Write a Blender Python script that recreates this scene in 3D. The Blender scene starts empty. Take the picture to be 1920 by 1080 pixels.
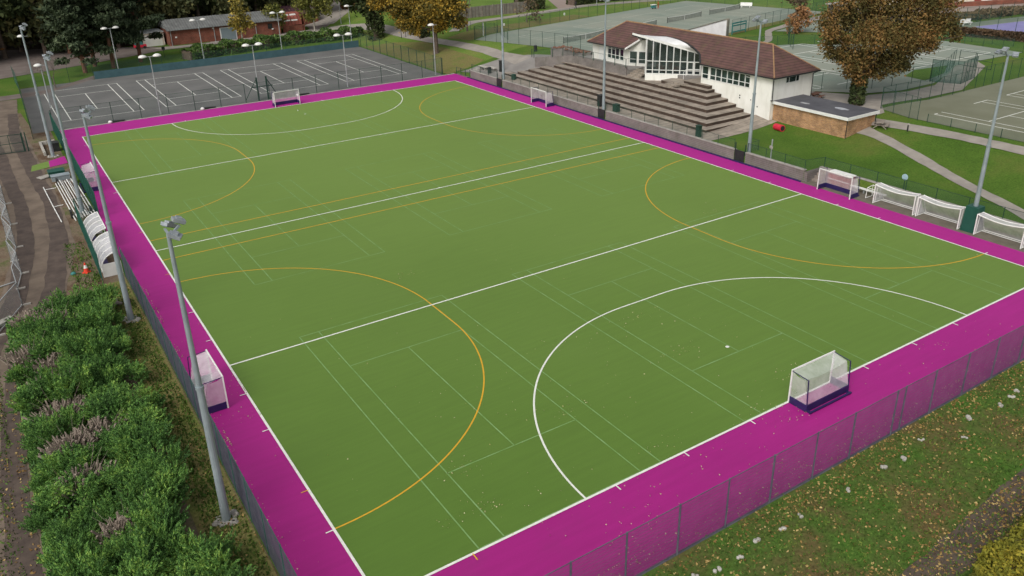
import bpy, bmesh, math, random
import numpy as np
from mathutils import Vector, Matrix
R = math.radians
S = bpy.context.scene
COL = S.collection
random.seed(7)

# ------------------------------------------------------------ camera, sky, sun, exposure
cd = bpy.data.cameras.new('camera'); cam = bpy.data.objects.new('camera', cd); COL.objects.link(cam)
cam.location = (-8.8357, -25.1173, 27.1189)
cam.rotation_euler = (1.1625, 0.0238, -0.5738)
cd.sensor_width = 36.0; cd.lens = 1534.85/1920*36
cd.shift_x = 2.8/1920; cd.shift_y = -69.5/1920
cd.clip_start = 0.5; cd.clip_end = 6000
S.camera = cam
S.view_settings.view_transform = 'Standard'; S.view_settings.look = 'None'
S.view_settings.exposure = 0.25; S.view_settings.gamma = 1.0
W = bpy.data.worlds.new('World'); S.world = W; W.use_nodes = True
nt = W.node_tree; nt.nodes.clear()
sky = nt.nodes.new('ShaderNodeTexSky'); sky.sky_type = 'NISHITA'; sky.sun_disc = False
SUN_EL, SUN_AZ = R(46), R(242)
sky.sun_elevation = SUN_EL; sky.sun_rotation = SUN_AZ; sky.dust_density = 5.0; sky.air_density = 1.0; sky.ozone_density = 1.0
hs = nt.nodes.new('ShaderNodeHueSaturation'); hs.inputs['Saturation'].default_value = 0.25
bg = nt.nodes.new('ShaderNodeBackground'); bg.inputs['Strength'].default_value = 0.12
wo = nt.nodes.new('ShaderNodeOutputWorld')
nt.links.new(sky.outputs[0], hs.inputs['Color']); nt.links.new(hs.outputs[0], bg.inputs['Color']); nt.links.new(bg.outputs[0], wo.inputs['Surface'])
sl = bpy.data.lights.new('sun', 'SUN'); sl.energy = 0.9; sl.angle = R(25); sl.color = (1, .96, .9)
so = bpy.data.objects.new('sun', sl); COL.objects.link(so)
so.rotation_euler = (math.pi/2-SUN_EL, 0, math.pi-SUN_AZ)

# ------------------------------------------------------------ terrain
def sm(a, b, t):
    t = (t-a)/(b-a); t = 0 if t < 0 else 1 if t > 1 else t
    return t*t*(3-2*t)
def T(x, y):
    w = sm(38, 50, y)
    pr = 1+2.0*sm(64, 84, x)
    pc = 1+2.0*sm(60, 70, x)
    r = pr+(pc-pr)*w+1.0*sm(65, 70, x)*sm(42, 48, y)*(1-sm(78, 85, y))*(1-sm(77, 82, x))
    if x < (58.3 if y > 25 else 60.7): r = 0
    fl = 3.0*sm(56, 76, x)
    return r+(fl-r)*sm(88, 100, y)
def TG(x, y):
    z = T(x, y)
    if 60.9 < x < 77 and 40.5 < y < 84-(x-61)*1.0 and not (y < 42 and x < 62): z -= 1.2
    return z

# ------------------------------------------------------------ materials
def newmat(n):
    m = bpy.data.materials.new(n); m.use_nodes = True
    return m, m.node_tree, m.node_tree.nodes['Principled BSDF']
def c4(c): return (c[0], c[1], c[2], 1)
def noise(t, scale, detail=4, rough=.55, vec=None):
    n = t.nodes.new('ShaderNodeTexNoise'); n.inputs['Scale'].default_value = scale
    n.inputs['Detail'].default_value = detail; n.inputs['Roughness'].default_value = rough
    if vec is not None: t.links.new(vec, n.inputs['Vector'])
    return n.outputs['Fac']
def ramp(t, fac, stops):
    r = t.nodes.new('ShaderNodeValToRGB'); e = r.color_ramp.elements
    e[0].position, e[0].color = stops[0][0], c4(stops[0][1]); e[1].position, e[1].color = stops[-1][0], c4(stops[-1][1])
    for p, c in stops[1:-1]:
        k = e.new(p); k.color = c4(c)
    t.links.new(fac, r.inputs['Fac']); return r.outputs['Color']
def mix(t, fac, a, b, mode='MIX'):
    m = t.nodes.new('ShaderNodeMix'); m.data_type = 'RGBA'; m.blend_type = mode
    for v, s in ((fac, m.inputs[0]), (a, m.inputs[6]), (b, m.inputs[7])):
        if isinstance(v, (int, float)): s.default_value = v
        elif isinstance(v, tuple): s.default_value = c4(v)
        else: t.links.new(v, s)
    return m.outputs[2]
def coords(t, kind='Object', scale=(1, 1, 1), rot=(0, 0, 0)):
    tc = t.nodes.new('ShaderNodeTexCoord'); mp = t.nodes.new('ShaderNodeMapping')
    mp.inputs['Scale'].default_value = scale; mp.inputs['Rotation'].default_value = rot
    if kind == 'World':
        g = t.nodes.new('ShaderNodeNewGeometry'); t.links.new(g.outputs['Position'], mp.inputs['Vector'])
    else: t.links.new(tc.outputs[kind], mp.inputs['Vector'])
    return mp.outputs['Vector']
def bump(t, b, h, strength=.3, dist=.02):
    k = t.nodes.new('ShaderNodeBump'); k.inputs['Strength'].default_value = strength; k.inputs['Distance'].default_value = dist
    t.links.new(h, k.inputs['Height']); t.links.new(k.outputs[0], b.inputs['Normal'])
def mat(n, c1, c2=None, scale=2.0, rough=.7, bmp=0, metal=0, lo=.35, hi=.65, vec='World', detail=5, spec=.4):
    m, t, b = newmat(n)
    if c2 is None: c2 = tuple(v*.8 for v in c1)
    v = coords(t, vec); f = noise(t, scale, detail, .6, v)
    t.links.new(ramp(t, f, [(lo, c1), (hi, c2)]), b.inputs['Base Color'])
    b.inputs['Roughness'].default_value = rough; b.inputs['Metallic'].default_value = metal
    b.inputs['Specular IOR Level'].default_value = spec
    if bmp: bump(t, b, noise(t, scale*8, 3, .6, v), bmp)
    return m
def seethru(n, col, cover, rough=.8):
    m, t, b = newmat(n); b.inputs['Base Color'].default_value = c4(col); b.inputs['Roughness'].default_value = rough
    tr = t.nodes.new('ShaderNodeBsdfTransparent'); mx = t.nodes.new('ShaderNodeMixShader')
    v = coords(t, 'World'); f = noise(t, 1.3, 3, .6, v)
    mr = t.nodes.new('ShaderNodeMapRange'); mr.inputs[1].default_value = .3; mr.inputs[2].default_value = .7
    mr.inputs[3].default_value = cover*.8; mr.inputs[4].default_value = cover*1.2
    t.links.new(f, mr.inputs[0]); t.links.new(mr.outputs[0], mx.inputs[0])
    t.links.new(tr.outputs[0], mx.inputs[1]); t.links.new(b.outputs[0], mx.inputs[2])
    t.links.new(mx.outputs[0], t.nodes['Material Output'].inputs['Surface']); return m
def leafmat(n, stops, sc=.35, amt=.55):
    m, t, b = newmat(n)
    g = t.nodes.new('ShaderNodeNewGeometry'); v = coords(t, 'World')
    f = noise(t, sc, 3, .6, v)
    a = t.nodes.new('ShaderNodeMath'); a.operation = 'MULTIPLY'; a.inputs[1].default_value = amt; t.links.new(g.outputs['Random Per Island'], a.inputs[0])
    s = t.nodes.new('ShaderNodeMath'); s.operation = 'MULTIPLY_ADD'; s.inputs[1].default_value = 1.5; t.links.new(f, s.inputs[0])
    s2 = t.nodes.new('ShaderNodeMath'); s2.operation = 'SUBTRACT'; s2.inputs[1].default_value = .52; t.links.new(a.outputs[0], s2.inputs[0])
    t.links.new(s2.outputs[0], s.inputs[2])
    t.links.new(ramp(t, s.outputs[0], stops), b.inputs['Base Color'])
    b.inputs['Roughness'].default_value = .75; b.inputs['Specular IOR Level'].default_value = .25
    b.inputs['Subsurface Weight'].default_value = 0
    return m

def turf(n, c1, c2, tint):
    m, t, b = newmat(n); v = coords(t, 'World')
    f = noise(t, .06, 4, .6, v); col = ramp(t, f, [(.3, c1), (.7, c2)])
    v2 = coords(t, 'World', (.25, 3.0, 1)); f2 = noise(t, 1.0, 3, .6, v2)
    col = mix(t, .06, col, ramp(t, f2, [(.3, (0, 0, 0)), (.7, (1, 1, 1))]), 'OVERLAY')
    f3 = noise(t, 30, 2, .7, v)
    col = mix(t, .10, col, ramp(t, f3, [(.3, (0, 0, 0)), (.7, (1, 1, 1))]), 'OVERLAY')
    t.links.new(col, b.inputs['Base Color']); b.inputs['Roughness'].default_value = .62
    b.inputs['Specular IOR Level'].default_value = .3; b.inputs['Sheen Weight'].default_value = .46; b.inputs['Sheen Roughness'].default_value = .5; b.inputs['Sheen Tint'].default_value = c4(tint)
    bump(t, b, f3, .25, .01)
    return m
M = {}
M['green'] = turf('pitch_green', (.070, .146, .016), (.086, .168, .022), (.52, .62, .18))
M['pink'] = turf('surround_magenta', (.285, .008, .152), (.325, .011, .172), (.80, .06, .60))
M['white_line'] = mat('white_line', (.78, .78, .72), (.66, .68, .60), 3)
M['orange_line'] = mat('orange_line', (.66, .36, .02), (.58, .31, .02), 3)
M['pale_line'] = mat('pale_green_line', (.20, .34, .13), (.13, .25, .06), 1.2)
M['tarmac'] = mat('tarmac', (.105, .105, .100), (.155, .152, .145), .25, .85, .3)
def grassmat(n, a, b_, c, sc=.12):
    m, t, b = newmat(n); v = coords(t, 'World')
    f = noise(t, sc, 6, .65, v); col = ramp(t, f, [(.35, a), (.52, b_), (.68, c)])
    f2 = noise(t, 6, 4, .7, v)
    col = mix(t, .35, col, ramp(t, f2, [(.3, (0, 0, 0)), (.7, (1, 1, 1))]), 'OVERLAY')
    t.links.new(col, b.inputs['Base Color']); b.inputs['Roughness'].default_value = .9; b.inputs['Specular IOR Level'].default_value = .15
    bump(t, b, f2, .5, .05); return m
M['grass'] = grassmat('grass', (.052, .108, .012), (.070, .132, .016), (.105, .135, .026))
M['meadow'] = grassmat('meadow_grass', (.085, .15, .022), (.115, .185, .03), (.17, .19, .05))
M['rough'] = grassmat('rough_grass', (.120, .085, .036), (.070, .105, .022), (.050, .132, .015), .26)
M['dry_grass'] = grassmat('dry_grass', (.12, .15, .035), (.17, .145, .055), (.14, .17, .04), .25)
M['dirt'] = grassmat('dirt', (.10, .062, .038), (.165, .125, .085), (.075, .10, .024), .35)
M['woodfloor'] = grassmat('wood_floor', (.045, .035, .02), (.09, .055, .03), (.05, .05, .02), .2)
M['track'] = mat('track_mud', (.060, .043, .035), (.105, .077, .060), .9, .8, .6)
M['trackside'] = mat('track_gravel', (.115, .086, .064), (.185, .142, .105), .5, .9, .6)
M['road'] = mat('road', (.125, .098, .085), (.175, .145, .128), .4, .85, .2)
M['path'] = mat('path', (.25, .225, .195), (.32, .29, .25), .7, .9, .2)
M['plaza'] = mat('plaza', (.20, .185, .170), (.26, .245, .225), .4, .9, .2)
M['ncourt'] = mat('pale_court', (.185, .228, .185), (.25, .268, .215), .10, .85, .2)
M['rcourt'] = mat('mossy_court', (.145, .150, .095), (.185, .19, .13), .15, .9, .2)
M['courtline'] = mat('court_line', (.50, .50, .42), (.40, .42, .34), 1)
M['purple'] = mat('purple_court', (.22, .20, .42), (.26, .24, .47), .3, .8)
M['conc'] = mat('concrete', (.38, .36, .32), (.27, .25, .22), 1.5, .9, .3)
M['steel'] = mat('galvanised', (.27, .32, .34), (.35, .40, .42), 1.2, .5, 0, .3)
M['lampsteel'] = mat('lamp_column_grey', (.40, .42, .42), (.33, .35, .35), 1.2, .5, 0, .2)
M['lamphead'] = mat('lamp_head_white', (.75, .74, .70), (.62, .62, .58), 3, .4)
M['flood'] = mat('floodlight_grey', (.42, .45, .47), (.30, .33, .36), 3, .4, 0, .4)
M['floodglass'] = mat('floodlight_glass', (.12, .13, .18), (.2, .22, .28), 5, .15, 0, 0)
M['dkgreen'] = mat('dark_green_paint', (.010, .040, .026), (.016, .052, .034), 2, .5)
M['green_bin'] = mat('green_cabinet', (.008, .065, .045), (.012, .08, .055), 2, .5)
M['black'] = mat('black_plastic', (.015, .018, .018), (.03, .032, .03), 3, .5)
M['white'] = mat('white_paint', (.78, .78, .75), (.70, .70, .66), 2, .45)
M['render'] = mat('white_render', (.84, .83, .77), (.76, .75, .68), .5, .85, .15)
M['navy'] = mat('navy_board', (.018, .012, .075), (.03, .02, .10), 2, .45)
M['wire'] = mat('fence_wire', (.10, .11, .14), (.15, .16, .19), 2, .5, 0, .3)
M['gwire'] = mat('green_fence_wire', (.015, .085, .06), (.025, .11, .08), 2, .5)
M['net'] = seethru('goal_net', (.8, .8, .8), .36)
M['netw'] = seethru('goal_net_dense', (.75, .75, .75), .45)
M['tnet'] = seethru('tennis_net', (.02, .03, .03), .45)
M['chain'] = seethru('chain_link', (.05, .11, .09), .14)
M['chain_dense'] = seethru('chain_link_dense', (.02, .10, .075), .55)
M['screen'] = mat('blue_screen', (.042, .095, .108), (.055, .12, .135), .8, .8)
M['wood'] = mat('weathered_wood', (.20, .165, .14), (.28, .24, .20), 2, .9, .3)
M['bark'] = mat('bark', (.09, .065, .045), (.15, .115, .09), 4, .95, .5)
M['pinebark'] = mat('pine_bark', (.14, .065, .04), (.20, .10, .065), 4, .95, .5)
M['birchbark'] = mat('birch_bark', (.45, .43, .38), (.25, .22, .18), 4, .9, .3)
M['twig'] = mat('twig', (.11, .085, .07), (.17, .14, .12), 4, .95)
M['stick'] = mat('cut_stem', (.19, .15, .12), (.34, .28, .225), 3, .95)
M['red'] = mat('red_plastic', (.55, .015, .04), (.62, .03, .06), 2, .4)
M['orange'] = mat('orange_plastic', (.75, .06, .03), (.65, .05, .025), 2, .5)
M['skin'] = mat('skin', (.45, .26, .19), (.40, .22, .16), 4, .6)
M['dkcloth'] = mat('dark_clothing', (.02, .02, .025), (.03, .03, .035), 4, .9)
M['orcloth'] = mat('orange_top', (.6, .12, .03), (.02, .02, .025), .9, .9)
M['stone'] = mat('pale_stone', (.48, .46, .41), (.30, .28, .24), 4, .9, .4)
M['felt'] = mat('roof_felt', (.065, .065, .075), (.10, .10, .11), .5, .75, .3)
M['pool'] = mat('standing_water', (.42, .43, .45), (.30, .31, .33), 3, .2)
M['cream'] = mat('cream_wall', (.62, .55, .45), (.70, .64, .55), .5, .9)
M['redpaint'] = mat('red_paint', (.30, .04, .035), (.22, .04, .03), 1, .7)
M['teal'] = mat('teal_paint', (.03, .16, .15), (.04, .2, .18), 1, .6)
M['carpet'] = mat('blue_carpet', (.02, .025, .075), (.03, .035, .1), 3, .95)
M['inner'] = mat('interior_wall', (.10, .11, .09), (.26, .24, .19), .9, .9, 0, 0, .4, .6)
M['tiletrim'] = mat('ridge_tile', (.26, .13, .085), (.33, .22, .10), 3, .9)
M['shutter'] = mat('roller_shutter', (.17, .22, .24), (.2, .25, .27), 1, .6)
M['pinksign'] = mat('red_sign', (.75, .08, .05), (.85, .7, .65), 2.2, .6, 0, 0, .45, .5)
M['violet'] = mat('purple_sign', (.20, .10, .42), (.6, 1.1, .35), 1.5, .6, 0, 0, .5, .62)
M['litter'] = leafmat('fallen_leaves', [(.1, (.14, .07, .025)), (.5, (.28, .18, .055)), (.9, (.48, .36, .15))], 1.2)
M['litter_pale'] = leafmat('pale_fallen_leaves', [(.1, (.26, .25, .08)), (.9, (.50, .46, .28))], 1.2)
M['blade'] = leafmat('grass_blades', [(.1, (.035, .07, .012)), (.5, (.07, .14, .02)), (.9, (.13, .17, .03))], .5)
def brickmat(n, a, b_, mort, sc=1.0):
    m, t, b = newmat(n)
    g = t.nodes.new('ShaderNodeNewGeometry'); sx = t.nodes.new('ShaderNodeSeparateXYZ'); t.links.new(g.outputs['Position'], sx.inputs[0])
    ad = t.nodes.new('ShaderNodeMath'); ad.operation = 'ADD'; t.links.new(sx.outputs[0], ad.inputs[0]); t.links.new(sx.outputs[1], ad.inputs[1])
    cx = t.nodes.new('ShaderNodeCombineXYZ'); t.links.new(ad.outputs[0], cx.inputs[0]); t.links.new(sx.outputs[2], cx.inputs[1])
    bt = t.nodes.new('ShaderNodeTexBrick'); bt.inputs['Scale'].default_value = sc
    bt.inputs['Brick Width'].default_value = .23; bt.inputs['Row Height'].default_value = .08; bt.inputs['Mortar Size'].default_value = .008
    bt.inputs['Color1'].default_value = c4(a); bt.inputs['Color2'].default_value = c4(b_); bt.inputs['Mortar'].default_value = c4(mort)
    t.links.new(cx.outputs[0], bt.inputs['Vector'])
    f = noise(t, .7, 5, .65, cx.outputs[0])
    col = mix(t, .45, bt.outputs['Color'], ramp(t, f, [(.3, (0, 0, 0)), (.7, (1, 1, 1))]), 'OVERLAY')
    t.links.new(col, b.inputs['Base Color']); b.inputs['Roughness'].default_value = .9
    bump(t, b, bt.outputs['Fac'], -.3, .01); return m
M['buffbrick'] = brickmat('buff_brick', (.44, .22, .08), (.27, .12, .05), (.42, .36, .26))
M['redbrick'] = brickmat('red_brick', (.24, .055, .028), (.17, .042, .022), (.22, .15, .11))
M['riser'] = brickmat('shaded_brown_riser', (.060, .036, .025), (.042, .026, .018), (.07, .048, .034))  # brown brick and dirt, with the step fronts' shade put into the colour
def banded(n, c1, c2, axis, per, depth=.02, n1=(.0, .0, .0), sc=.8, ov=.3):
    m, t, b = newmat(n); g = t.nodes.new('ShaderNodeNewGeometry'); sx = t.nodes.new('ShaderNodeSeparateXYZ'); t.links.new(g.outputs['Position'], sx.inputs[0])
    if axis == 3:
        ad = t.nodes.new('ShaderNodeMath'); ad.operation = 'ADD'; t.links.new(sx.outputs[0], ad.inputs[0]); t.links.new(sx.outputs[1], ad.inputs[1]); o = ad.outputs[0]
    else: o = sx.outputs[axis]
    d = t.nodes.new('ShaderNodeMath'); d.operation = 'DIVIDE'; d.inputs[1].default_value = per; t.links.new(o, d.inputs[0])
    fr = t.nodes.new('ShaderNodeMath'); fr.operation = 'FRACT'; t.links.new(d.outputs[0], fr.inputs[0])
    col = ramp(t, fr.outputs[0], [(0, c2), (.14, c2), (.24, c1), (1, tuple(v*.9 for v in c1))])
    f = noise(t, sc, 5, .65, coords(t, 'World'))
    col = mix(t, ov, col, ramp(t, f, [(.3, (0, 0, 0)), (.7, (1, 1, 1))]), 'OVERLAY')
    t.links.new(col, b.inputs['Base Color']); b.inputs['Roughness'].default_value = .85
    bump(t, b, fr.outputs[0], .5, depth); return m
M['tile'] = banded('brown_roof_tiles', (.112, .055, .047), (.045, .022, .020), 2, .245, .03)
M['boards'] = banded('board_wall', (.215, .190, .175), (.125, .108, .098), 2, .2, .02, sc=.5)
M['corr'] = banded('corrugated_roof', (.15, .155, .15), (.085, .085, .08), 0, .55, .04)
M['redcorr'] = banded('red_corrugated_roof', (.30, .085, .06), (.15, .05, .035), 0, .8, .05)
M['maroonroof'] = banded('maroon_roof', (.095, .04, .05), (.06, .025, .03), 0, .8, .05)
M['slat'] = banded('close_board_fence', (.205, .185, .155), (.12, .10, .085), 3, .9, .03)
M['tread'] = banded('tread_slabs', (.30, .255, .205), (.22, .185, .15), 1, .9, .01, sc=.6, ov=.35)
M['whiteroof'] = mat('white_roof', (.80, .80, .79), (.66, .66, .65), .9, .6, .1)
def glassmat(n, cover=.62, tint=(.012, .022, .022)):
    m, t, b = newmat(n); b.inputs['Base Color'].default_value = c4(tint); b.inputs['Roughness'].default_value = .08
    b.inputs['Specular IOR Level'].default_value = .7
    tr = t.nodes.new('ShaderNodeBsdfTransparent'); mx = t.nodes.new('ShaderNodeMixShader'); mx.inputs[0].default_value = cover
    f = noise(t, .8, 4, .6, coords(t, 'World')); bump(t, b, f, .15, .02)
    t.links.new(ramp(t, f, [(.4, tint), (.65, tuple(v*3+.01 for v in tint))]), b.inputs['Base Color'])
    t.links.new(tr.outputs[0], mx.inputs[1]); t.links.new(b.outputs[0], mx.inputs[2])
    t.links.new(mx.outputs[0], t.nodes['Material Output'].inputs['Surface']); return m
def weather(m, amt, dark, scale, stretch):
    t = m.node_tree; b = t.nodes['Principled BSDF']; l = b.inputs['Base Color'].links[0].from_socket
    f = noise(t, scale, 6, .7, coords(t, 'World', stretch)); g = ramp(t, f, [(.50, (0, 0, 0)), (.72, (1, 1, 1))])
    k = t.nodes.new('ShaderNodeMath'); k.operation = 'MULTIPLY'; k.inputs[1].default_value = amt; t.links.new(g, k.inputs[0])
    t.links.new(mix(t, k.outputs[0], l, dark), b.inputs['Base Color'])
weather(M['render'], .28, (.42, .40, .31), 1.2, (1, 1, .22))
weather(M['tile'], .6, (.10, .085, .035), .9, (1, 1, 1))
weather(M['tread'], .7, (.15, .125, .095), .8, (1, 1, 1))
weather(M['boards'], .6, (.085, .085, .06), 1.0, (1, 1, .4))
weather(M['tarmac'], .5, (.075, .085, .07), .5, (1, 1, 1))
weather(M['pink'], .18, (.20, .03, .12), .35, (1, 1, 1))
weather(M['green'], .16, (.06, .11, .02), .12, (1, 1, 1))
weather(M['redbrick'], .5, (.11, .05, .035), .5, (1, 1, .5))
M['glass'] = glassmat('window_glass', .85)
M['clearglass'] = glassmat('lobby_glass', .45, (.02, .028, .028))
M['perspex'] = seethru('dugout_perspex', (.78, .78, .80), .55, .3)
L = {}
L['oak'] = leafmat('oak_leaves', [(0.05, (0.0489, 0.0496, 0.0147)), (0.4, (0.1305, 0.099, 0.0295)), (0.62, (0.2202, 0.1239, 0.0393)), (0.95, (0.318, 0.1651, 0.0553))], .30, .4)
L['yellow'] = leafmat('yellow_leaves', [(.05, (.055, .052, .014)), (.34, (.125, .11, .026)), (.55, (.28, .19, .032)), (.85, (.50, .31, .04))], .28, .5)
L['olive'] = leafmat('olive_leaves', [(0.05, (0.045, 0.06, 0.018)), (0.5, (0.1425, 0.15, 0.03)), (0.95, (0.255, 0.24, 0.0525))], .35)
L['larch'] = leafmat('yellow_green_leaves', [(0.05, (0.075, 0.075, 0.018)), (0.5, (0.24, 0.195, 0.0375)), (0.95, (0.45, 0.315, 0.06))], .5)
L['pine'] = leafmat('pine_needles', [(0.05, (0.0166, 0.0276, 0.0138)), (0.5, (0.0469, 0.069, 0.0331)), (0.95, (0.1035, 0.1311, 0.0662))], .4)
L['dark'] = leafmat('dark_woodland_leaves', [(0.05, (0.0315, 0.0379, 0.0182)), (0.5, (0.0867, 0.0984, 0.0364)), (0.95, (0.2168, 0.1894, 0.0727))], .22)
L['rust'] = leafmat('rust_leaves', [(0.05, (0.045, 0.0225, 0.009)), (0.5, (0.135, 0.06, 0.018)), (0.95, (0.255, 0.1125, 0.03))], .3)
L['ivy'] = leafmat('ivy_leaves', [(0.05, (0.0149, 0.0239, 0.009)), (0.5, (0.0419, 0.0598, 0.0179)), (0.95, (0.0822, 0.0972, 0.0299))], .5)
L['hedge'] = leafmat('hedge_leaves', [(0.05, (0.0203, 0.0473, 0.0135)), (0.5, (0.0607, 0.1148, 0.0243)), (0.95, (0.135, 0.2025, 0.0405))], .5)
L['beech'] = leafmat('beech_hedge_leaves', [(.05, (.035, .028, .015)), (.5, (.075, .045, .025)), (.95, (.12, .075, .04))], .4)
L['conifer'] = leafmat('conifer_fronds', [(0.05, (0.0282, 0.0678, 0.0217)), (0.4, (0.0791, 0.1775, 0.0435)), (0.65, (0.1555, 0.3261, 0.0709)), (0.95, (0.339, 0.4957, 0.0953))], .9, .55)
L['weep'] = leafmat('brown_twig_leaves', [(.05, (.06, .045, .03)), (.5, (.13, .095, .05)), (.95, (.20, .15, .08))], .4)
L['peach'] = leafmat('orange_leaves', [(.05, (.12, .07, .03)), (.5, (.30, .15, .06)), (.95, (.45, .24, .12))], .4)
L['yellowbush'] = leafmat('yellow_bush_leaves', [(.05, (.08, .09, .012)), (.5, (.20, .19, .02)), (.95, (.36, .28, .03))], .5)

# ------------------------------------------------------------ object helpers
ORG = {}
def tag(o, label=None, cat=None, group=None, kind=None):
    if label: o['label'] = label
    if cat: o['category'] = cat
    if group: o['group'] = group
    if kind: o['kind'] = kind
    return o
def empty(name, loc, label, cat, group=None, rz=0):
    o = bpy.data.objects.new(name, None); o.empty_display_size = .2; COL.objects.link(o)
    o.location = loc; o.rotation_euler = (0, 0, rz); ORG[o.name] = Vector(loc) if rz == 0 else Vector((0, 0, 0))
    return tag(o, label, cat, group)
def link(name, me, m, parent=None):
    o = bpy.data.objects.new(name, me); COL.objects.link(o)
    if m is not None and len(me.materials) == 0: me.materials.append(m)
    if parent is not None: o.parent = parent
    return o
def copy_tree(o, parent=None):
    c = o.copy(); COL.objects.link(c)
    if parent is not None: c.parent = parent
    for ch in list(o.children): copy_tree(ch, c)
    return c
class MB:
    def __init__(s): s.v = []; s.f = []
    def add(s, vs, fs):
        n = len(s.v); s.v += [tuple(v) for v in vs]; s.f += [tuple(i+n for i in f) for f in fs]; return s
    def box(s, x0, y0, z0, x1, y1, z1):
        return s.add([(x0, y0, z0), (x1, y0, z0), (x1, y1, z0), (x0, y1, z0), (x0, y0, z1), (x1, y0, z1), (x1, y1, z1), (x0, y1, z1)],
                     [(0, 3, 2, 1), (4, 5, 6, 7), (0, 1, 5, 4), (1, 2, 6, 5), (2, 3, 7, 6), (3, 0, 4, 7)])
    def bar(s, a, b, w, h=None):
        a = Vector(a); b = Vector(b); d = (b-a).normalized(); h = h or w
        up = Vector((0, 0, 1)) if abs(d.z) < .95 else Vector((1, 0, 0))
        r = d.cross(up).normalized()*w/2; u = r.cross(d).normalized()*h/2
        vs = [p+q for p in (a, b) for q in (-r-u, r-u, r+u, -r+u)]
        return s.add(vs, [(0, 1, 2, 3), (7, 6, 5, 4), (0, 4, 5, 1), (1, 5, 6, 2), (2, 6, 7, 3), (3, 7, 4, 0)])
    def tube(s, a, b, r0, r1=None, n=8, caps=True):
        a = Vector(a); b = Vector(b); r1 = r0 if r1 is None else r1; d = (b-a).normalized()
        up = Vector((0, 0, 1)) if abs(d.z) < .95 else Vector((1, 0, 0)); x = d.cross(up).normalized(); y = x.cross(d)
        vs = [c+(x*math.cos(k*2*math.pi/n)+y*math.sin(k*2*math.pi/n))*r for c, r in ((a, r0), (b, r1)) for k in range(n)]
        fs = [(k, (k+1) % n, n+(k+1) % n, n+k) for k in range(n)]
        if caps: fs += [tuple(range(n-1, -1, -1)), tuple(range(n, 2*n))]
        return s.add(vs, fs)
    def path(s, pts, r, n=6):
        for a, b in zip(pts, pts[1:]): s.tube(a, b, r, r, n)
        return s
    def lathe(s, c, prof, n=12):
        c = Vector(c); k0 = len(s.v); vs = []
        for r, z in prof:
            vs += [c+Vector((math.cos(k*2*math.pi/n)*r, math.sin(k*2*math.pi/n)*r, z)) for k in range(n)]
        fs = [(j*n+k, j*n+(k+1) % n, (j+1)*n+(k+1) % n, (j+1)*n+k) for j in range(len(prof)-1) for k in range(n)]
        fs += [tuple(range(n-1, -1, -1)), tuple(range((len(prof)-1)*n, len(prof)*n))]
        return s.add(vs, fs)
    def poly(s, pts): return s.add(pts, [tuple(range(len(pts)))])
    def slab(s, top, dz):
        n = len(top); bot = [(p[0], p[1], p[2]-dz) for p in top]
        return s.add(list(top)+bot, [tuple(range(n)), tuple(range(2*n-1, n-1, -1))]+[(k, n+k, n+(k+1) % n, (k+1) % n) for k in range(n)])
    def build(s, name, m, parent=None, label=None, cat=None, group=None, kind=None, smooth=False, tri=False):
        o0 = ORG.get(parent.name, Vector((0, 0, 0))) if parent is not None else Vector((0, 0, 0))
        me = bpy.data.meshes.new(name); me.from_pydata([(v[0]-o0.x, v[1]-o0.y, v[2]-o0.z) for v in s.v], [], s.f); me.update()
        if tri:
            b = bmesh.new(); b.from_mesh(me); bmesh.ops.triangulate(b, faces=b.faces[:]); b.to_mesh(me); b.free()
        if smooth: me.shade_smooth()
        o = link(name, me, m, parent)
        if parent is not None: ORG[o.name] = o0
        return tag(o, label, cat, group, kind)

# ------------------------------------------------------------ ground sheet
XS = sorted(set([-2500, -800, -300, -150]+[float(k) for k in range(-90, 261, 2)]+[58.29, 58.31, 60.69, 60.71, 57, 59, 61, 63, 65, 67, 69, 71]+[300, 500, 1200, 3000]))
YS = sorted(set([-2500, -800, -300, -100]+[float(k) for k in range(-60, 301, 2)]+[24.99, 25.01]+[400, 700, 1500, 4000]))
def ground():
    nx, ny = len(XS), len(YS)
    vs = [(x, y, TG(x, y)) for y in YS for x in XS]
    fs = [(j*nx+i, j*nx+i+1, (j+1)*nx+i+1, (j+1)*nx+i) for j in range(ny-1) for i in range(nx-1)]
    me = bpy.data.meshes.new('ground'); me.from_pydata(vs, [], fs); me.update(); me.shade_smooth()
    tag(link('ground', me, M['grass']), kind='structure')
ground()
def drape(name, pts, m, off, label=None, raise_to=None):
    b = bmesh.new(); vs = [b.verts.new((p[0], p[1], 0)) for p in pts]; b.faces.new(vs)
    x0, x1 = min(p[0] for p in pts), max(p[0] for p in pts); y0, y1 = min(p[1] for p in pts), max(p[1] for p in pts)
    flat = x1 < 56 and True
    if not flat:
        for x in XS:
            if x0 < x < x1: bmesh.ops.bisect_plane(b, geom=b.verts[:]+b.edges[:]+b.faces[:], plane_co=(x, 0, 0), plane_no=(1, 0, 0))
        for y in YS:
            if y0 < y < y1: bmesh.ops.bisect_plane(b, geom=b.verts[:]+b.edges[:]+b.faces[:], plane_co=(0, y, 0), plane_no=(0, 1, 0))
    for v in b.verts: v.co.z = (0 if flat else T(v.co.x, v.co.y))+off
    bmesh.ops.recalc_face_normals(b, faces=b.faces[:])
    for f in b.faces:
        if f.normal.z < 0: f.normal_flip()
    bmesh.ops.triangulate(b, faces=b.faces[:])
    me = bpy.data.meshes.new(name); b.to_mesh(me); b.free()
    return tag(link(name, me, m), kind='structure')
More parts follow.
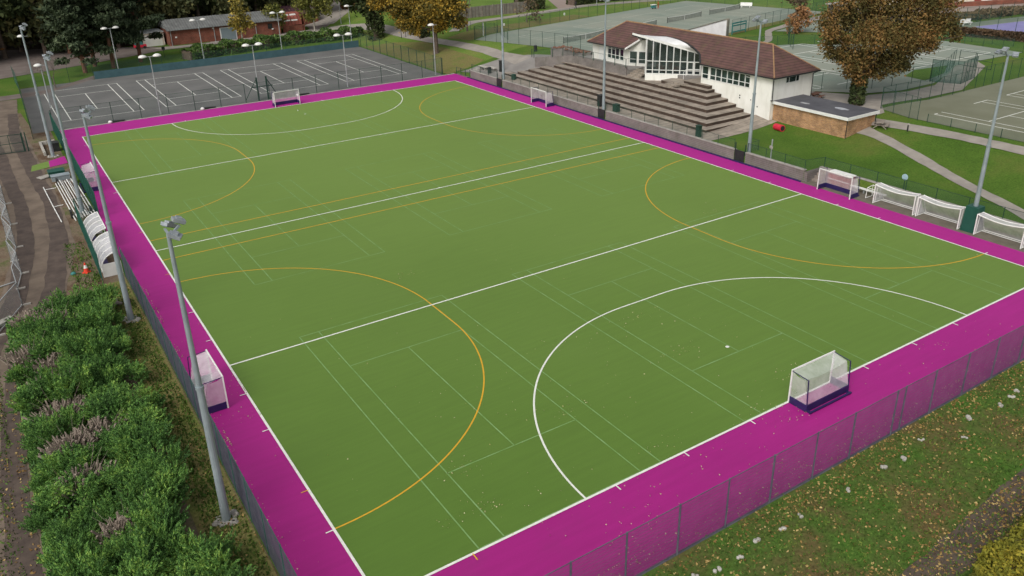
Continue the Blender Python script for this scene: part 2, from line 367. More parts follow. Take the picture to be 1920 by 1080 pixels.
def strip(pts, w, jit=.09):
    rj = random.Random(int(pts[0][0]*10)+int(pts[0][1])); P2 = []; W2 = []
    if not hasattr(w, '__len__'): w = [w]*len(pts)
    for (a, b), (wa, wb) in zip(zip(pts, pts[1:]), zip(w, w[1:])):
        n = max(1, int(math.hypot(b[0]-a[0], b[1]-a[1])/1.1))
        for k in range(n):
            t = k/n; t2 = t; P2.append((a[0]+(b[0]-a[0])*t, a[1]+(b[1]-a[1])*t)); W2.append(wa+(wb-wa)*t)
    P2.append(pts[-1]); W2.append(w[-1])
    for _ in range(2): P2 = [P2[0]]+[tuple((P2[i-1][j]+2*P2[i][j]+P2[i+1][j])/4 for j in (0, 1)) for i in range(1, len(P2)-1)]+[P2[-1]]
    pts = P2; w = [max(.3, q+rj.uniform(-jit, jit)*2) for q in W2]
    out = []; n = len(pts); P = [Vector((p[0], p[1])) for p in pts]; l = []; r = []
    for i in range(n):
        d = (P[min(i+1, n-1)]-P[max(i-1, 0)]).normalized(); nrm = Vector((-d.y, d.x)); ww = w if not hasattr(w, '__len__') else w[i]
        l.append(P[i]+nrm*ww/2); r.append(P[i]-nrm*ww/2)
    return [tuple(q) for q in l]+[tuple(q) for q in reversed(r)]
# left yard, woodland floor, verges
drape('far_lawn', [(56.6, 97.2), (150, 97.2), (190, 130), (190, 170), (60, 170), (56.6, 150)], M['meadow'], .02)
drape('dirt_yard', [(-40, -30), (-3.1, -30), (-3.1, 97.4), (-5, 98), (-5.6, 112), (-9, 112), (-14, 90), (-40, 88)], M['dirt'], .02)
drape('rough_verge', [(-5.6, -30), (-3.15, -30), (-3.15, 41), (-5.2, 41)], M['dry_grass'], .035)
drape('rough_verge', [(-3.1, -40), (140, -40), (100, -5.15), (-3.1, -5.15)], M['rough'], .05)
drape('woodland_floor', [(-60, 160), (-8, 158), (6, 161), (20, 168), (21, 300), (-60, 300)], M['woodfloor'], .03)
drape('woodland_floor', [(21, 169.5), (66, 171), (66, 300), (21, 300)], M['woodfloor'], .03)
drape('dirt_track', strip([(-7.6, 123), (-8.6, 105), (-8.2, 92), (-7.9, 80), (-7.6, 66), (-7.9, 52), (-9.6, 42), (-12.4, 32), (-13.3, 18), (-13.3, -20)], [4.5, 4.6, 4.6, 4.4, 4.6, 4.8, 4.6, 4.2, 3.6, 3.6]), M['trackside'], .035)
for k, (dx, w) in enumerate(((-1.35, 1.35), (1.25, 1.45))):
    drape('wheel_track', strip([(-7.9+dx, 112), (-8.5+dx, 98), (-8.1+dx, 86), (-7.8+dx, 74), (-7.4+dx, 66), (-7.8+dx, 54), (-9.4+dx, 42), (-12.2+dx*.8, 32), (-13.2+dx*.6, 18), (-13.2+dx*.6, -20)], [w*.8, w, w*1.1, w, w*.9, w, w*1.1, w, w*.9, w], .08), M['track'], .05)
drape('dirt_track', strip([(10, -14), (19, -12.3), (26, -11.7), (34, -11.2), (60, -10)], [1.6, 1.7, 1.5, 1.8, 1.8]), mat('earth', (.060, .044, .033), (.10, .076, .056), .7, .9, .6), .065)
drape('artificial_grass_patch', [(-6.9, 78.4), (-4.95, 79.0), (-4.8, 81.8), (-6.6, 80.9)], M['green'], .055)
drape('magenta_ramp', [(-4.95, 79.0), (-3.0, 79.6), (-3.0, 83.0), (-4.8, 81.8)], M['pink'], .055)
# pitch
drape('pitch_surround', [(-2.75, -5.1), (57.75, -5.1), (57.75, 96.25), (-2.75, 96.9)], M['pink'], .03)
drape('pitch', [(0, 0), (55, 0), (55, 91.4), (0, 91.4)], M['green'], .036)
for (a, b, c, d) in ((57.75, -5.1, 60.65, 25.0), (57.75, 25, 58.28, 96.2)):
    drape('alcove_floor', [(a, b), (c, b), (c, d), (a, d)], mat('alcove_floor', (.115, .10, .075), (.16, .14, .11), 1, .9, .3), .03)
drape('kerb_strip', [(-2.75, 96.9), (57.75, 96.25), (57.75, 96.7), (-2.75, 97.4)], M['conc'], .04)
drape('kerb_strip', [(-2.6, -5.24), (57.75, -5.24), (57.75, -5.1), (-2.6, -5.1)], M['felt'], .06)
# tarmac courts
drape('tennis_court', [(-5.2, 97.45), (55.9, 96.75), (56.3, 133.2), (30, 132.4), (7, 132.2), (-4.3, 131.6)], M['tarmac'], .035)
def lines(name, segs, m, z, w, drp=False):
    mb = MB()
    for (x0, y0), (x1, y1) in segs:
        d = Vector((x1-x0, y1-y0)); n = Vector((-d.y, d.x)).normalized()*w/2; e = d.normalized()*w/2*0
        zz = (lambda x, y: z) if not drp else (lambda x, y: T(x, y)+z)
        q = [(x0+n.x, y0+n.y), (x0-n.x, y0-n.y), (x1-n.x, y1-n.y), (x1+n.x, y1+n.y)]
        mb.add([(a, b, zz(a, b)) for a, b in q], [(0, 1, 2, 3)])
    return tag(mb.build(name, m), kind='structure')
def tennis(x, y, u=(1, 0), base=True):
    v = (-u[1], u[0]); P = lambda a, b: (x+u[0]*a+v[0]*b, y+u[1]*a+v[1]*b)
    Wd, Ln = 10.97, 23.77
    S_ = [(P(0, 0), P(0, Ln)), (P(Wd, 0), P(Wd, Ln)), (P(1.37, 0), P(1.37, Ln)), (P(9.6, 0), P(9.6, Ln)), (P(0, 0), P(Wd, 0)), (P(0, Ln), P(Wd, Ln)),
          (P(1.37, 5.49), P(9.6, 5.49)), (P(1.37, 18.28), P(9.6, 18.28)), (P(Wd/2, 5.49), P(Wd/2, 18.28))]
    return S_
seg = []
for x in (-1.43, 12.63, 26.7, 40.75): seg += tennis(x, 102.3)
lines('court_markings', seg, M['white_line'], .042, .115)
seg = []
for x in (5.0, 22.2, 39.2):
    for y in (.1, 33.9, 67.6): seg += tennis(x, y)
lines('faint_tennis_markings', seg, M['pale_line'], .0395, .07)
def arcpts(cx, cy, r, a0, a1, n=48): return [(cx+r*math.cos(R(a0+(a1-a0)*k/n)), cy+r*math.sin(R(a0+(a1-a0)*k/n))) for k in range(n+1)]
def ring(name, pts, m, z, w):
    mb = MB(); n = len(pts); P = [Vector(p) for p in pts]; vs = []
    for i in range(n):
        d = (P[min(i+1, n-1)]-P[max(i-1, 0)]).normalized(); nn = Vector((-d.y, d.x))*w/2
        vs += [(P[i].x+nn.x, P[i].y+nn.y, z), (P[i].x-nn.x, P[i].y-nn.y, z)]
    mb.add(vs, [(2*i, 2*i+1, 2*i+3, 2*i+2) for i in range(n-1)])
    return mb.build(name, m, kind='structure')
for sx, cx in ((1, 0), (-1, 55)):
    for cy in (21.5, 69.9):
        a = arcpts(cx, cy-1.83, 14.63, -90 if sx > 0 else 270, 0 if sx > 0 else 180)+arcpts(cx, cy+1.83, 14.63, 0 if sx > 0 else 180, 90)
        ring('orange_marking', a, M['orange_line'], .0425, .09)
lines('orange_marking', [((0, 43.2), (55, 43.0)), ((0, 48.4), (55, 48.3))], M['orange_line'], .0425, .10)
for cy, s in ((0, 1), (91.4, -1)):
    a = arcpts(27.5+1.83, cy, 14.63, 0, 90*s)+arcpts(27.5-1.83, cy, 14.63, 90*s, 180*s)
    ring('white_marking', a, M['white_line'], .046, .11)
w2 = .075
seg = [((0, 22.9), (55, 22.9)), ((0, 45.7), (55, 45.7)), ((0, 68.5), (55, 68.5))]
lines('white_marking', seg, M['white_line'], .046, .13)
seg = [((0, 0), (55, 0)), ((0, 91.4), (55, 91.4)), ((0, -.05), (0, 91.45)), ((55, -.05), (55, 91.45))]
lines('white_marking', seg, M['white_line'], .050, .13)
seg = []
for x in (12.87, 17.5, 22.5, 32.5, 37.5, 42.1):
    seg += [((x, 0), (x, -.42)), ((x, 91.4), (x, 91.82))]
for y in (5.0, 14.63, 19, 27, 76.8, 86.4, 64.5, 32): seg += [((0, y), (-.42, y)), ((55, y), (55.42, y))]
lines('white_marking', seg, M['white_line'], .052, .07)
lines('orange_marking', [((0, 8.4), (-.4, 8.4)), ((4.6, 0), (4.6, -.45)), ((0, 40), (-.4, 40)), ((0, 51), (-.4, 51))], M['orange_line'], .054, .06)
sp = MB()
for (x, y) in ((27.5, 6.4), (27.5, 85), (27.5, 45.7)):
    sp.lathe((x, y, .052), [(.13, 0), (.13, .004)], 10)
sp.build('white_marking', M['white_line'], kind='structure')

# roads, paths, paving (draped)
drape('road', [(-60, 150), (-6.6, 143.8), (9.9, 150), (24, 156.6), (47, 157.2), (55, 160.2), (60.5, 162), (66, 168), (72, 178), (80, 190), (67, 200), (60, 178), (57, 163), (49, 161.8), (24, 160.2), (22, 162.8), (6.8, 174.5), (-2.8, 179), (-60, 190)], M['road'], .05)
drape('road', [(-60, 128), (-6.8, 123.2), (-2, 124), (9, 134.5), (10, 139), (0, 128), (-6.8, 127), (-60, 134)], M['road'], .045)
drape('path', [(21.4, 160.3), (57, 163.2), (58, 160.6), (48, 157.6), (24, 157.0)], M['path'], .065)
drape('path', strip([(57, 161), (62, 158), (65.5, 150), (66.5, 140), (66, 131), (66.5, 122), (67.6, 112), (68, 102), (67, 94), (66, 88)], [4, 3.5, 4, 3.5, 2.6, 2.2, 2.3, 2.5, 2.6, 3]), M['path'], .06)
drape('path', strip([(60, 166), (66, 172), (74, 186)], 8), M['path'], .075)
drape('plaza', [(58.4, 95.5), (58.4, 84.8), (61, 84.8), (68.2, 77.0), (72.3, 78.6), (74.0, 80.6), (70.6, 86), (68, 90.5), (66.5, 94.5), (62, 96.2)], M['plaza'], .05)
drape('walkway', [(58.4, 39.0), (70.2, 39.0), (69.8, 42.0), (61.2, 42.0), (61.2, 86), (58.4, 86)], M['tread'], .045)
drape('path', strip([(73.6, 31), (72.8, 27), (70.5, 21.5), (67.0, 14.2), (64.3, 8), (62.2, 4.6), (60.9, 1)], [2.6, 1.5, 1.4, 1.3, 1.3, 1.5, 1.8]), M['path'], .05)
drape('path', strip([(75.5, 33.5), (76.6, 27), (77.2, 20), (77.0, 10), (76.5, -6)], [2.5, 1.9, 1.8, 1.8, 1.8]), M['path'], .055)
drape('paving', [(76.2, 31.5), (79.2, 31.0), (81.5, 33), (88.5, 31.8), (96, 31.5), (104, 34.5), (113, 38.0), (116, 41), (112, 41.5), (96, 35.2), (90, 35.2), (84, 37.2), (80.5, 44), (77.2, 46), (77.2, 39), (75.4, 38)], M['path'], .05)
U = (math.cos(R(11.5)), math.sin(R(11.5))); V_ = (-U[1], U[0]); NO = (78.8, 94.2)
def NC(a, b): return (NO[0]+U[0]*a+V_[0]*b, NO[1]+U[1]*a+V_[1]*b)
drape('north_court_surface', [NC(-4.6, -14.5), NC(-1.5, -18), NC(64, -17.5), NC(64, 18.3), NC(-4.6, 18.3)], M['ncourt'], .045)
seg = []
for a in (.5, 15.9, 31.5, 46.8): seg += [(p, q) for p, q in tennis(*NC(a, -11.9), U)]
lines('court_markings', seg, M['courtline'], .055, .13, True)
drape('east_court_surface', [(79.2, -12), (130, -12), (130, 31), (88, 31), (80.2, 32.3), (79.3, 28)], M['rcourt'], .045)
seg = []
for x in (82.0, 97.3, 112.4): seg += tennis(x, 2.8)
lines('court_markings', seg, M['white_line'], .06, .12, True)
drape('middle_court_surface', [(80.0, 44.5), (85, 37.8), (90, 36), (97, 36), (104, 38.2), (110.5, 41), (127.5, 40.3), (128.8, 54), (118, 59), (107, 68), (97, 72), (80, 73)], M['ncourt'], .055)
seg = []
for x in (82.6, 98.3, 112.9): seg += tennis(x, 43.3)
lines('court_markings', seg, M['white_line'], .065, .16, True)
drape('grass_wedge', [(97.5, 37.5), (104, 38.8), (109.5, 41.6), (103, 42.6), (98.2, 41)], M['grass'], .07)
drape('outer_court_surface', [NC(34, -22), NC(60, -22), NC(60, -36), NC(40, -34)], M['ncourt'], .045)
drape('path', [(147, 66), (144, 72), (148, 90), (170, 82), (192, 73), (190, 64)], mat('pinkish_paving', (.26, .20, .17), (.32, .27, .23), .5, .9), .035)
drape('purple_court_surround', [(141.9, 63.6), (160, 61.2), (200, 55.5), (200, 20), (140, 20), (143.6, 50)], mat('green_court', (.13, .165, .12), (.17, .20, .15), .3), .04)
drape('purple_court_surface', [(146.7, 59.1), (176, 54.6), (176, 26), (144.6, 30)], M['purple'], .05)
lines('court_markings', [((146.7, 59.1), (176, 54.6)), ((146.7, 59.1), (144.6, 30))], M['courtline'], .06, .1, True)
drape('road', strip([(72, 122), (80, 129), (89, 129.8), (100, 131.5), (114, 134.6), (130, 132), (150, 126), (190, 108)], [2.0, 3, 3, 3.4, 3.4, 3.4, 3.6, 4]), M['path'], .05)
drape('path', [(106.6, 134), (111.5, 134.5), (122, 150), (116, 152)], mat('tan_path', (.26, .20, .17), (.30, .24, .2), 1, .9), .065)
drape('path', strip([(100, 71), (107, 72.5), (116, 80.5), (127, 83.5), (141, 86), (160, 92), (190, 96)], [1.2, 1.2, 1.3, 2.5, 3, 4, 5]), M['path'], .06)
drape('leafy_verge', [(60.5, 97), (64.8, 98), (65.5, 122), (62, 130), (57, 133), (56.6, 97)], M['dry_grass'], .035)
drape('leafy_verge', strip([(74, 82.5), (90, 80), (106, 82), (120, 85.2), (136, 88.2)], [1.5, 1.0, 1.2, 2.2, 2]), M['dry_grass'], .06)
drape('leafy_verge', [NC(-5, 19), NC(30, 19), NC(30, 24), NC(-5, 26)], M['dry_grass'], .04)

# ------------------------------------------------------------ fences
def along(pts, sp):
    out = []
    for a, b in zip(pts, pts[1:]):
        a = Vector(a[:2]); b = Vector(b[:2]); n = max(1, round((b-a).length/sp))
        out += [a+(b-a)*k/n for k in range(n)]
    out.append(Vector(pts[-1][:2])); return out
def fence(label, pts, h, sp=3.0, style='chain', post='dkgreen', pr=.035, top=True, zf=None, name='mesh_fence', mid=False, group=None, posts=None, panel=None, lo=0.0, cat='fence'):
    zf = zf or T; hf = h if callable(h) else (lambda x, y: h)
    e = empty(name, (pts[0][0], pts[0][1], zf(*pts[0][:2])), label, cat, group)
    P = posts or along(pts, sp)
    P = [Vector(q[:2]) for q in P]
    for q in P:
        z = zf(q.x, q.y); MB().tube((q.x, q.y, z-.1), (q.x, q.y, z+hf(q.x, q.y)+.04), pr, pr, 6).build('post', M[post], e)
    mb = MB(); rail = MB()
    if style in ('wire', 'gwire'):
        m = M[style if style == 'gwire' else 'wire']
        for a, b in zip(pts, pts[1:]):
            a = Vector(a[:2]); b = Vector(b[:2]); Ln = (b-a).length; n = int(Ln/.055)
            for k in range(n+1):
                q = a+(b-a)*k/n; mb.tube((q.x, q.y, zf(*q)+.03), (q.x, q.y, zf(*q)+hf(*q)), .0058, .0058, 3, False)
            for j in range(int(hf(*a)/.2)+1):
                mb.bar((a.x, a.y, zf(*a)+.04+j*.2), (b.x, b.y, zf(*b)+.04+j*.2), .008, .006)
        mb.build('wire_panel', m, e)
    else:
        for a, b in zip(P, P[1:]):
            za, zb = zf(*a), zf(*b)
            mb.add([(a.x, a.y, za+lo), (b.x, b.y, zb+lo), (b.x, b.y, zb+hf(*b)), (a.x, a.y, za+hf(*a))], [(0, 1, 2, 3)])
        mb.build('mesh_panel', M[panel or style], e)
    if top:
        for a, b in zip(P, P[1:]):
            rail.bar((a.x, a.y, zf(*a)+hf(*a)), (b.x, b.y, zf(*b)+hf(*b)), .03)
            if mid: rail.bar((a.x, a.y, zf(*a)+hf(*a)*.5), (b.x, b.y, zf(*b)+hf(*b)*.5), .03)
        rail.build('rail', M[post], e)
    return e
Z0 = lambda x, y: 0.0
np_posts = [(-3.0, -5.2), (0.2, -5.2), (3.2, -5.2), (6.2, -5.2), (9.1, -5.2), (12.1, -5.2), (15.1, -5.2), (18.1, -5.2), (21.2, -5.2), (24.1, -5.2), (27.6, -5.2), (28.35, -5.2), (31.1, -5.2), (34.3, -5.2), (37.4, -5.2), (40.4, -5.2), (43.4, -5.2), (46.4, -5.2), (49.4, -5.2), (52.4, -5.2), (55.4, -5.2), (60.7, -5.2)]
fence('grey weld mesh fence along the near end of the pitch beside the leafy grass', [(-3.0, -5.2), (60.7, -5.2)], 2.85, 3, 'wire', 'wire', zf=Z0, posts=np_posts, pr=.045, name='pitch_fence')
fence('grey weld mesh fence between the magenta surround and the conifer scrub', [(-3.05, 41.5), (-3.05, -5.2)], 2.6, 2.55, 'wire', 'gwire', zf=Z0, name='pitch_fence')
fence('dark green fence bay bulging round the white team shelters', [(-3.0, 57.2), (-4.6, 56.8), (-4.75, 41.3)], 2.5, 2.2, 'gwire', 'gwire', zf=Z0, name='shelter_fence')
fence('dark green mesh fence behind the far left goal and the stacked poles', [(-2.75, 97.2), (-2.75, 57.2)], 2.7, 2.5, 'gwire', 'gwire', zf=Z0, name='pitch_fence')
fence('low green fence between the pitch and the marked tarmac courts', [(-2.6, 97.4), (55.6, 96.9)], 2.8, 3.72, 'chain', zf=Z0, name='court_fence', pr=.045)
fence('dark green netted fence along the dirt track side of the tarmac courts', [(-5.4, 94.2), (-5.3, 97.5), (-4.5, 131.5), (-4.6, 139)], 2.75, 3.4, 'chain_dense', zf=Z0, name='court_fence')
fence('green fence running past the big oak along the right end of the tarmac courts', [(55.8, 97.0), (56.4, 132.6)], 2.8, 3.3, 'chain', zf=Z0, name='court_fence', pr=.055)
fence('thin dark fence above the blue windbreak behind the tarmac courts', [(-4.5, 131.7), (7, 132.5), (56.4, 133.3)], 2.6, 3.9, 'chain', zf=Z0, name='court_fence', top=False, panel='chain')
wb = MB(); wb.slab([(7.1, 132.35, 1.32), (30, 132.5, 1.32), (56.2, 133.15, 1.32), (56.2, 133.19, 1.32), (30, 132.54, 1.32), (7.1, 132.39, 1.32)], 1.3)
wb.build('windbreak', M['screen'], label='long blue green windbreak sheet along the back of the tarmac courts', cat='windbreak')
# braced portal in the far fence behind the far goal
e = empty('fence_portal', (25.2, 97.4, 0), 'dark green braced double post in the fence behind the far goal', 'gate')
for x in (24.9, 26.35): MB().bar((x, 97.5, 0), (x, 97.5, 3.5), .2).build('post', M['dkgreen'], e)
MB().bar((24.0, 97.5, 2.1), (27.2, 97.5, 2.1), .12).build('crossbar', M['dkgreen'], e)
for x0, x1 in ((24.9, 23.2), (26.35, 28.2)): MB().bar((x0, 97.5, 3.3), (x1, 98.6, .05), .08).build('brace', M['dkgreen'], e)
# yard gate across the track
e = empty('yard_gate', (-9.6, 88.8, 0), 'green double mesh gate across the dirt track', 'gate')
for x in (-12.4, -9.55, -6.7): MB().bar((x, 88.5-.1*(x+9), 0), (x, 88.5-.1*(x+9), 2.4), .13).build('post', M['dkgreen'], e)
MB().bar((-6.35, 88.2, 0), (-6.35, 88.2, 2.4), .13).build('post', M['dkgreen'], e)
for a, b in ((-12.3, -9.6), (-9.5, -6.8)):
    f = lambda x: 88.5-.1*(x+9)
    g = MB()
    for z in (.12, 1.2, 2.25): g.bar((a, f(a), z), (b, f(b), z), .06)
    for x in (a, (a+b)/2, b): g.bar((x, f(x), .12), (x, f(x), 2.25), .06)
    lf = g.build('leaf', M['dkgreen'], e)
    MB().add([(a, f(a), .12), (b, f(b), .12), (b, f(b), 2.25), (a, f(a), 2.25)], [(0, 1, 2, 3)]).build('mesh_panel', M['chain'], lf)

# retaining walls
def wallseg(label, y0, y1, x=58.3, z1=1.12, xb=.35):
    e = empty('retaining_wall', (x, y0, 0), label, 'wall')
    MB().box(x-.02, y0, 0, x+xb, y1, z1).build('face', M['boards'], e)
    MB().box(x-.06, y0-.02, z1+.003, x+xb+.05, y1+.02, z1+.07).build('coping', M['conc'], e)
    return e
w1 = wallseg('long grey board marked retaining wall below the terraced seating', 34.7, 57.0)
w2_ = wallseg('grey board marked wall stretch behind the small goal below the terrace', 58.6, 82.2)
w3 = wallseg('short grey wall stretch at the far corner of the pitch', 83.9, 92.0)
w4 = wallseg('grey wall stretch below the lawn left of the bench recess', 25.4, 33.1)
MB().box(57.76, 25.3, .0, 57.9, 92.2, .16).build('plinth_board', M['navy'], label='long dark plinth board at the foot of the grey walls', cat='edging')
e = empty('retaining_wall', (60.75, 25.3, 0), 'low set back wall behind the white football goals', 'wall')
MB().box(60.72, -5, 0, 61.0, 25.4, 1.0).build('face', M['boards'], e)
MB().box(58.27, 24.93, 0, 60.75, 25.35, 1.02).build('return', M['boards'], e)
MB().box(60.68, -5, 1.003, 61.08, 25.4, 1.08).build('coping', M['conc'], e)
for y, lab in ((83.05, 'dark gate panel in the wall gap nearest the far corner'), (57.8, 'dark gate panel in the wall gap by the middle mast'), (33.9, 'dark gate panel in the wall gap below the lawn')):
    e = empty('gate_recess', (58.4, y, 0), lab, 'gate')
    MB().box(58.2, y-.68, 0, 58.285, y+.68, 1.25).build('panel', M['black'], e)
    MB().bar((58.35, y-.7, 0), (58.35, y-.7, 2.0), .09).build('post', M['dkgreen'], e)
    MB().bar((58.35, y+.7, 0), (58.35, y+.7, 2.0), .09).build('post', M['dkgreen'], e)
zw = lambda x, y: 1.18
fence('green topped fence on the long wall below the terrace', [(58.5, 34.9), (58.5, 57.0)], 1.0, 2.4, 'chain', zf=zw, name='wall_fence', pr=.03)
fence('green topped fence on the wall behind the small goal', [(58.5, 58.7), (58.5, 82.0)], 1.0, 2.4, 'chain', zf=zw, name='wall_fence', pr=.03)
fence('short fence on the wall at the far corner', [(58.5, 84.0), (58.5, 91.8)], 1.0, 2.4, 'chain', zf=zw, name='wall_fence', pr=.045)
fence('green fence on the wall below the lawn', [(60.4, 34.3), (60.4, 33.2), (58.6, 33.1), (58.5, 25.5), (60.9, 25.0)], 1.05, 2.4, 'chain', zf=lambda x, y: 1.1, name='wall_fence', pr=.03)
fence('green fence above the football goals at the edge of the lawn', [(60.9, 25.0), (60.9, -5)], 1.05, 3.0, 'chain', zf=lambda x, y: 1.05, name='lawn_fence', pr=.035)

# terraced seating
tx = [61.0, 62.1, 63.3, 64.6, 65.9, 67.2, 68.3, 69.1]; ty0 = [41.7, 42.7, 43.9, 45.2, 46.6, 47.8, 49.0, 49.5]
ty1 = [86.0, 83.7, 82.4, 81.1, 79.2, 77.9, 57.5, 54.0]
e = empty('terraced_seating', (61, 42, 0), 'broad brown terraced seating stepping up to the white clubhouse', 'terrace')
for k in range(8):
    z = 1+.4*(k+1); xe = 69.68 if k < 6 else 71.5
    xe = 69.68
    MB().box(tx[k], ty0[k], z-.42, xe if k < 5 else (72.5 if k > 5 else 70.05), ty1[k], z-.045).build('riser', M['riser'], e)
    xb = (tx[k+1]-.0) if k < 7 else 72.5
    t_ = MB()
    if k < 7:
        t_.box(tx[k]-.04, ty0[k]-.04, z-.042, tx[k+1]+.05, ty1[k]+.04, z)
        t_.box(tx[k+1]+.053, ty0[k]-.04, z-.042, 69.66, ty0[k+1]+.05, z)
    if k == 7: t_.box(tx[k]-.04, ty0[k]-.04, z-.042, 72.5, ty1[k]+.04, z)
    if k == 6: t_.box(tx[k+1]+.053, ty1[7]+.045, z-.042, 72.4, ty1[k]+.04, z)
    if k == 5: t_.box(tx[6]+.053, ty1[6]+.045, z-.042, 70.0, 64.0, z); t_.box(66.9, 77.9+.043, z-.042, 68.6, 78.6, z)
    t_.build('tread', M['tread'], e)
for k, (x, y, z) in enumerate(((67.35, 55.6, 3.55), (67.9, 54.9, 3.75), (68.5, 54.0, 3.95))):
    MB().box(x-.35, y-1.1, z-.2, x+.35, y+1.1, z).build('small_step', M['tread'], e)
for k in range(4):
    MB().box(68.05+k*.5, 61.8, 3.4, 70.05, 64.2+.2*k, 3.4+.2*(k+1)-.004*k).build('small_step', M['tread'], e)
MB().box(68.1, 64.2, 3.0, 72.0, 77.0, 4.2).build('upper_landing', M['plaza'], e)
MB().box(70.9, 53.5, 3.5, 75.9, 66.0, 4.19).build('upper_landing', M['plaza'], e)
e = empty('landing_wall', (68, 65, 3), 'grey wall with railing below the left wing of the clubhouse', 'wall')
MB().box(67.85, 64.3, 3.0, 68.08, 76.6, 4.62).build('face', M['boards'], e)
q = [(65.25, 83.3), (68.0, 76.62)]
dx = Vector((q[1][0]-q[0][0], q[1][1]-q[0][1])).normalized(); nn = Vector((-dx.y, dx.x))*.11
MB().slab([(q[0][0]+nn.x, q[0][1]+nn.y, 3.7), (q[1][0]+nn.x, q[1][1]+nn.y, 4.6), (q[1][0]-nn.x, q[1][1]-nn.y, 4.6), (q[0][0]-nn.x, q[0][1]-nn.y, 3.7)], 1.9).build('face', M['boards'], e)
fence('green railing along the top of the landing wall', [(65.2, 84.2), (65.0, 83.3), (66.4, 80.2), (67.75, 76.6), (67.8, 64.35), (69.8, 64.5)], 1.15, 2.4, 'chain', zf=lambda x, y: 4.6-.9*sm(76.6, 83.3, y), name='railing', pr=.05, cat='railing')
def rubble(seed, n, box):
    rr = random.Random(seed); mb = MB()
    x0, y0, z0, x1, y1, z1 = box
    for _ in range(n):
        c = Vector((rr.uniform(x0, x1), rr.uniform(y0, y1), rr.uniform(z0, z1))); s = rr.uniform(.1, .28)
        mb.lathe(c, [(s*.6, -s*.5), (s, 0), (s*.7, s*.45)], 6)
    return mb
e = empty('stone_planter', (70, 84, 3.8), 'rough brown stone planter wall behind the railing', 'planter')
MB().slab([(69.6, 85.2, 4.5), (71.2, 85.6, 4.5), (72.8, 78.0, 4.5), (71.4, 77.0, 4.5)], 1.5).build('wall', M['boards'], e)
rubble(3, 90, (69.9, 77.8, 4.45, 72.2, 85, 4.6)).build('rubble', M['pinebark'], e)

# ------------------------------------------------------------ clubhouse
cb = empty('clubhouse', (73.3, 57, 4.2), 'white clubhouse with brown tiled hipped roof and glazed angled lobby', 'clubhouse')
FX, BX, Y0, Y1, EZ, RZ = 69.7, 77.0, 39.9, 74.9, 6.8, 9.75
# walls
MB().box(FX, Y0, .6, BX, 51.55, EZ-.05).build('wall', M['render'], cb)
MB().box(70.15, 66.6, 3.0, BX, Y1, EZ-.05).build('wall', M['render'], cb)
MB().box(75.6, 51.56, 3.0, BX-.01, 66.59, EZ-.06).build('rear_wall', M['inner'], cb)
kx = (RZ-EZ)/(73.3-69.2); rz = lambda x: EZ+kx*(x-69.2)
curve = [(69.2, 51.4), (70.3, 52.63), (70.6, 53.34), (71.06, 54.63), (71.44, 56.04), (71.76, 57.92), (71.89, 59.42), (71.93, 60.73), (71.83, 61.7), (71.73, 62.45), (71.57, 64.17), (71.06, 65.0), (70.59, 65.45), (69.8, 65.9), (69.2, 66.25)]
def roofpoly(pts, th=.16):
    mb = MB(); mb.slab([(x, y, z+.0) for x, y, z in pts], th); return mb
fr = [(69.2, 39.3), ]+curve+[(69.2, 75.0)]
pts = [(x, y, rz(x)) for x, y in fr]+[(73.3, 70.9, RZ), (73.3, 43.4, RZ)]
roofpoly(pts).build('roof', M['tile'], cb, tri=True)
roofpoly([(77.4, 75.0, EZ), (77.4, 39.3, EZ), (73.3, 43.4, RZ), (73.3, 70.9, RZ)]).build('roof', M['tile'], cb)
roofpoly([(77.4, 39.3, EZ), (69.2, 39.3, EZ), (73.3, 43.4, RZ)]).build('roof', M['tile'], cb)
roofpoly([(69.2, 75.0, EZ), (77.4, 75.0, EZ), (73.3, 70.9, RZ)]).build('roof', M['tile'], cb)
rt = MB()
rt.tube((73.3, 43.4, RZ+.02), (73.3, 70.9, RZ+.02), .11, .11, 6)
for a, b in (((69.2, 39.3, EZ), (73.3, 43.4, RZ)), ((77.4, 39.3, EZ), (73.3, 43.4, RZ)), ((69.2, 75, EZ), (73.3, 70.9, RZ)), ((77.4, 75, EZ), (73.3, 70.9, RZ))):
    rt.tube(a, b, .09, .09, 6)
rt.build('ridge_tiles', M['tiletrim'], cb)
g = MB()
for a, b in (((69.14, 39.25, EZ-.1), (69.14, 51.4, EZ-.1)), ((69.14, 66.3, EZ-.1), (69.14, 75.05, EZ-.1)), ((69.14, 39.22, EZ-.1), (77.46, 39.22, EZ-.1)), ((77.48, 39.2, EZ-.1), (77.48, 75.1, EZ-.1))): g.bar(a, b, .13, .14)
g.build('gutter', M['black'], cb)
MB().box(69.22, 39.35, EZ-.24, 77.35, 51.4, EZ-.17).build('soffit', M['white'], cb)
MB().box(69.22, 66.35, EZ-.24, 77.35, 74.95, EZ-.17).build('soffit', M['white'], cb)
fl_ = MB()
for a, b in zip(curve[:11], curve[1:11]): fl_.bar((a[0], a[1], rz(a[0])+.04), (b[0], b[1], rz(b[0])+.04), .22, .12)
fl_.build('flashing', M['black'], cb)
vb = MB(); vb.slab([(69.1, 66.22, EZ+.06), (71.3, 64.9, rz(71.3)+.06), (71.3, 64.82, rz(71.3)+.06), (69.1, 66.14, EZ+.06)], .24)
vb.build('bargeboard', M['white'], cb)
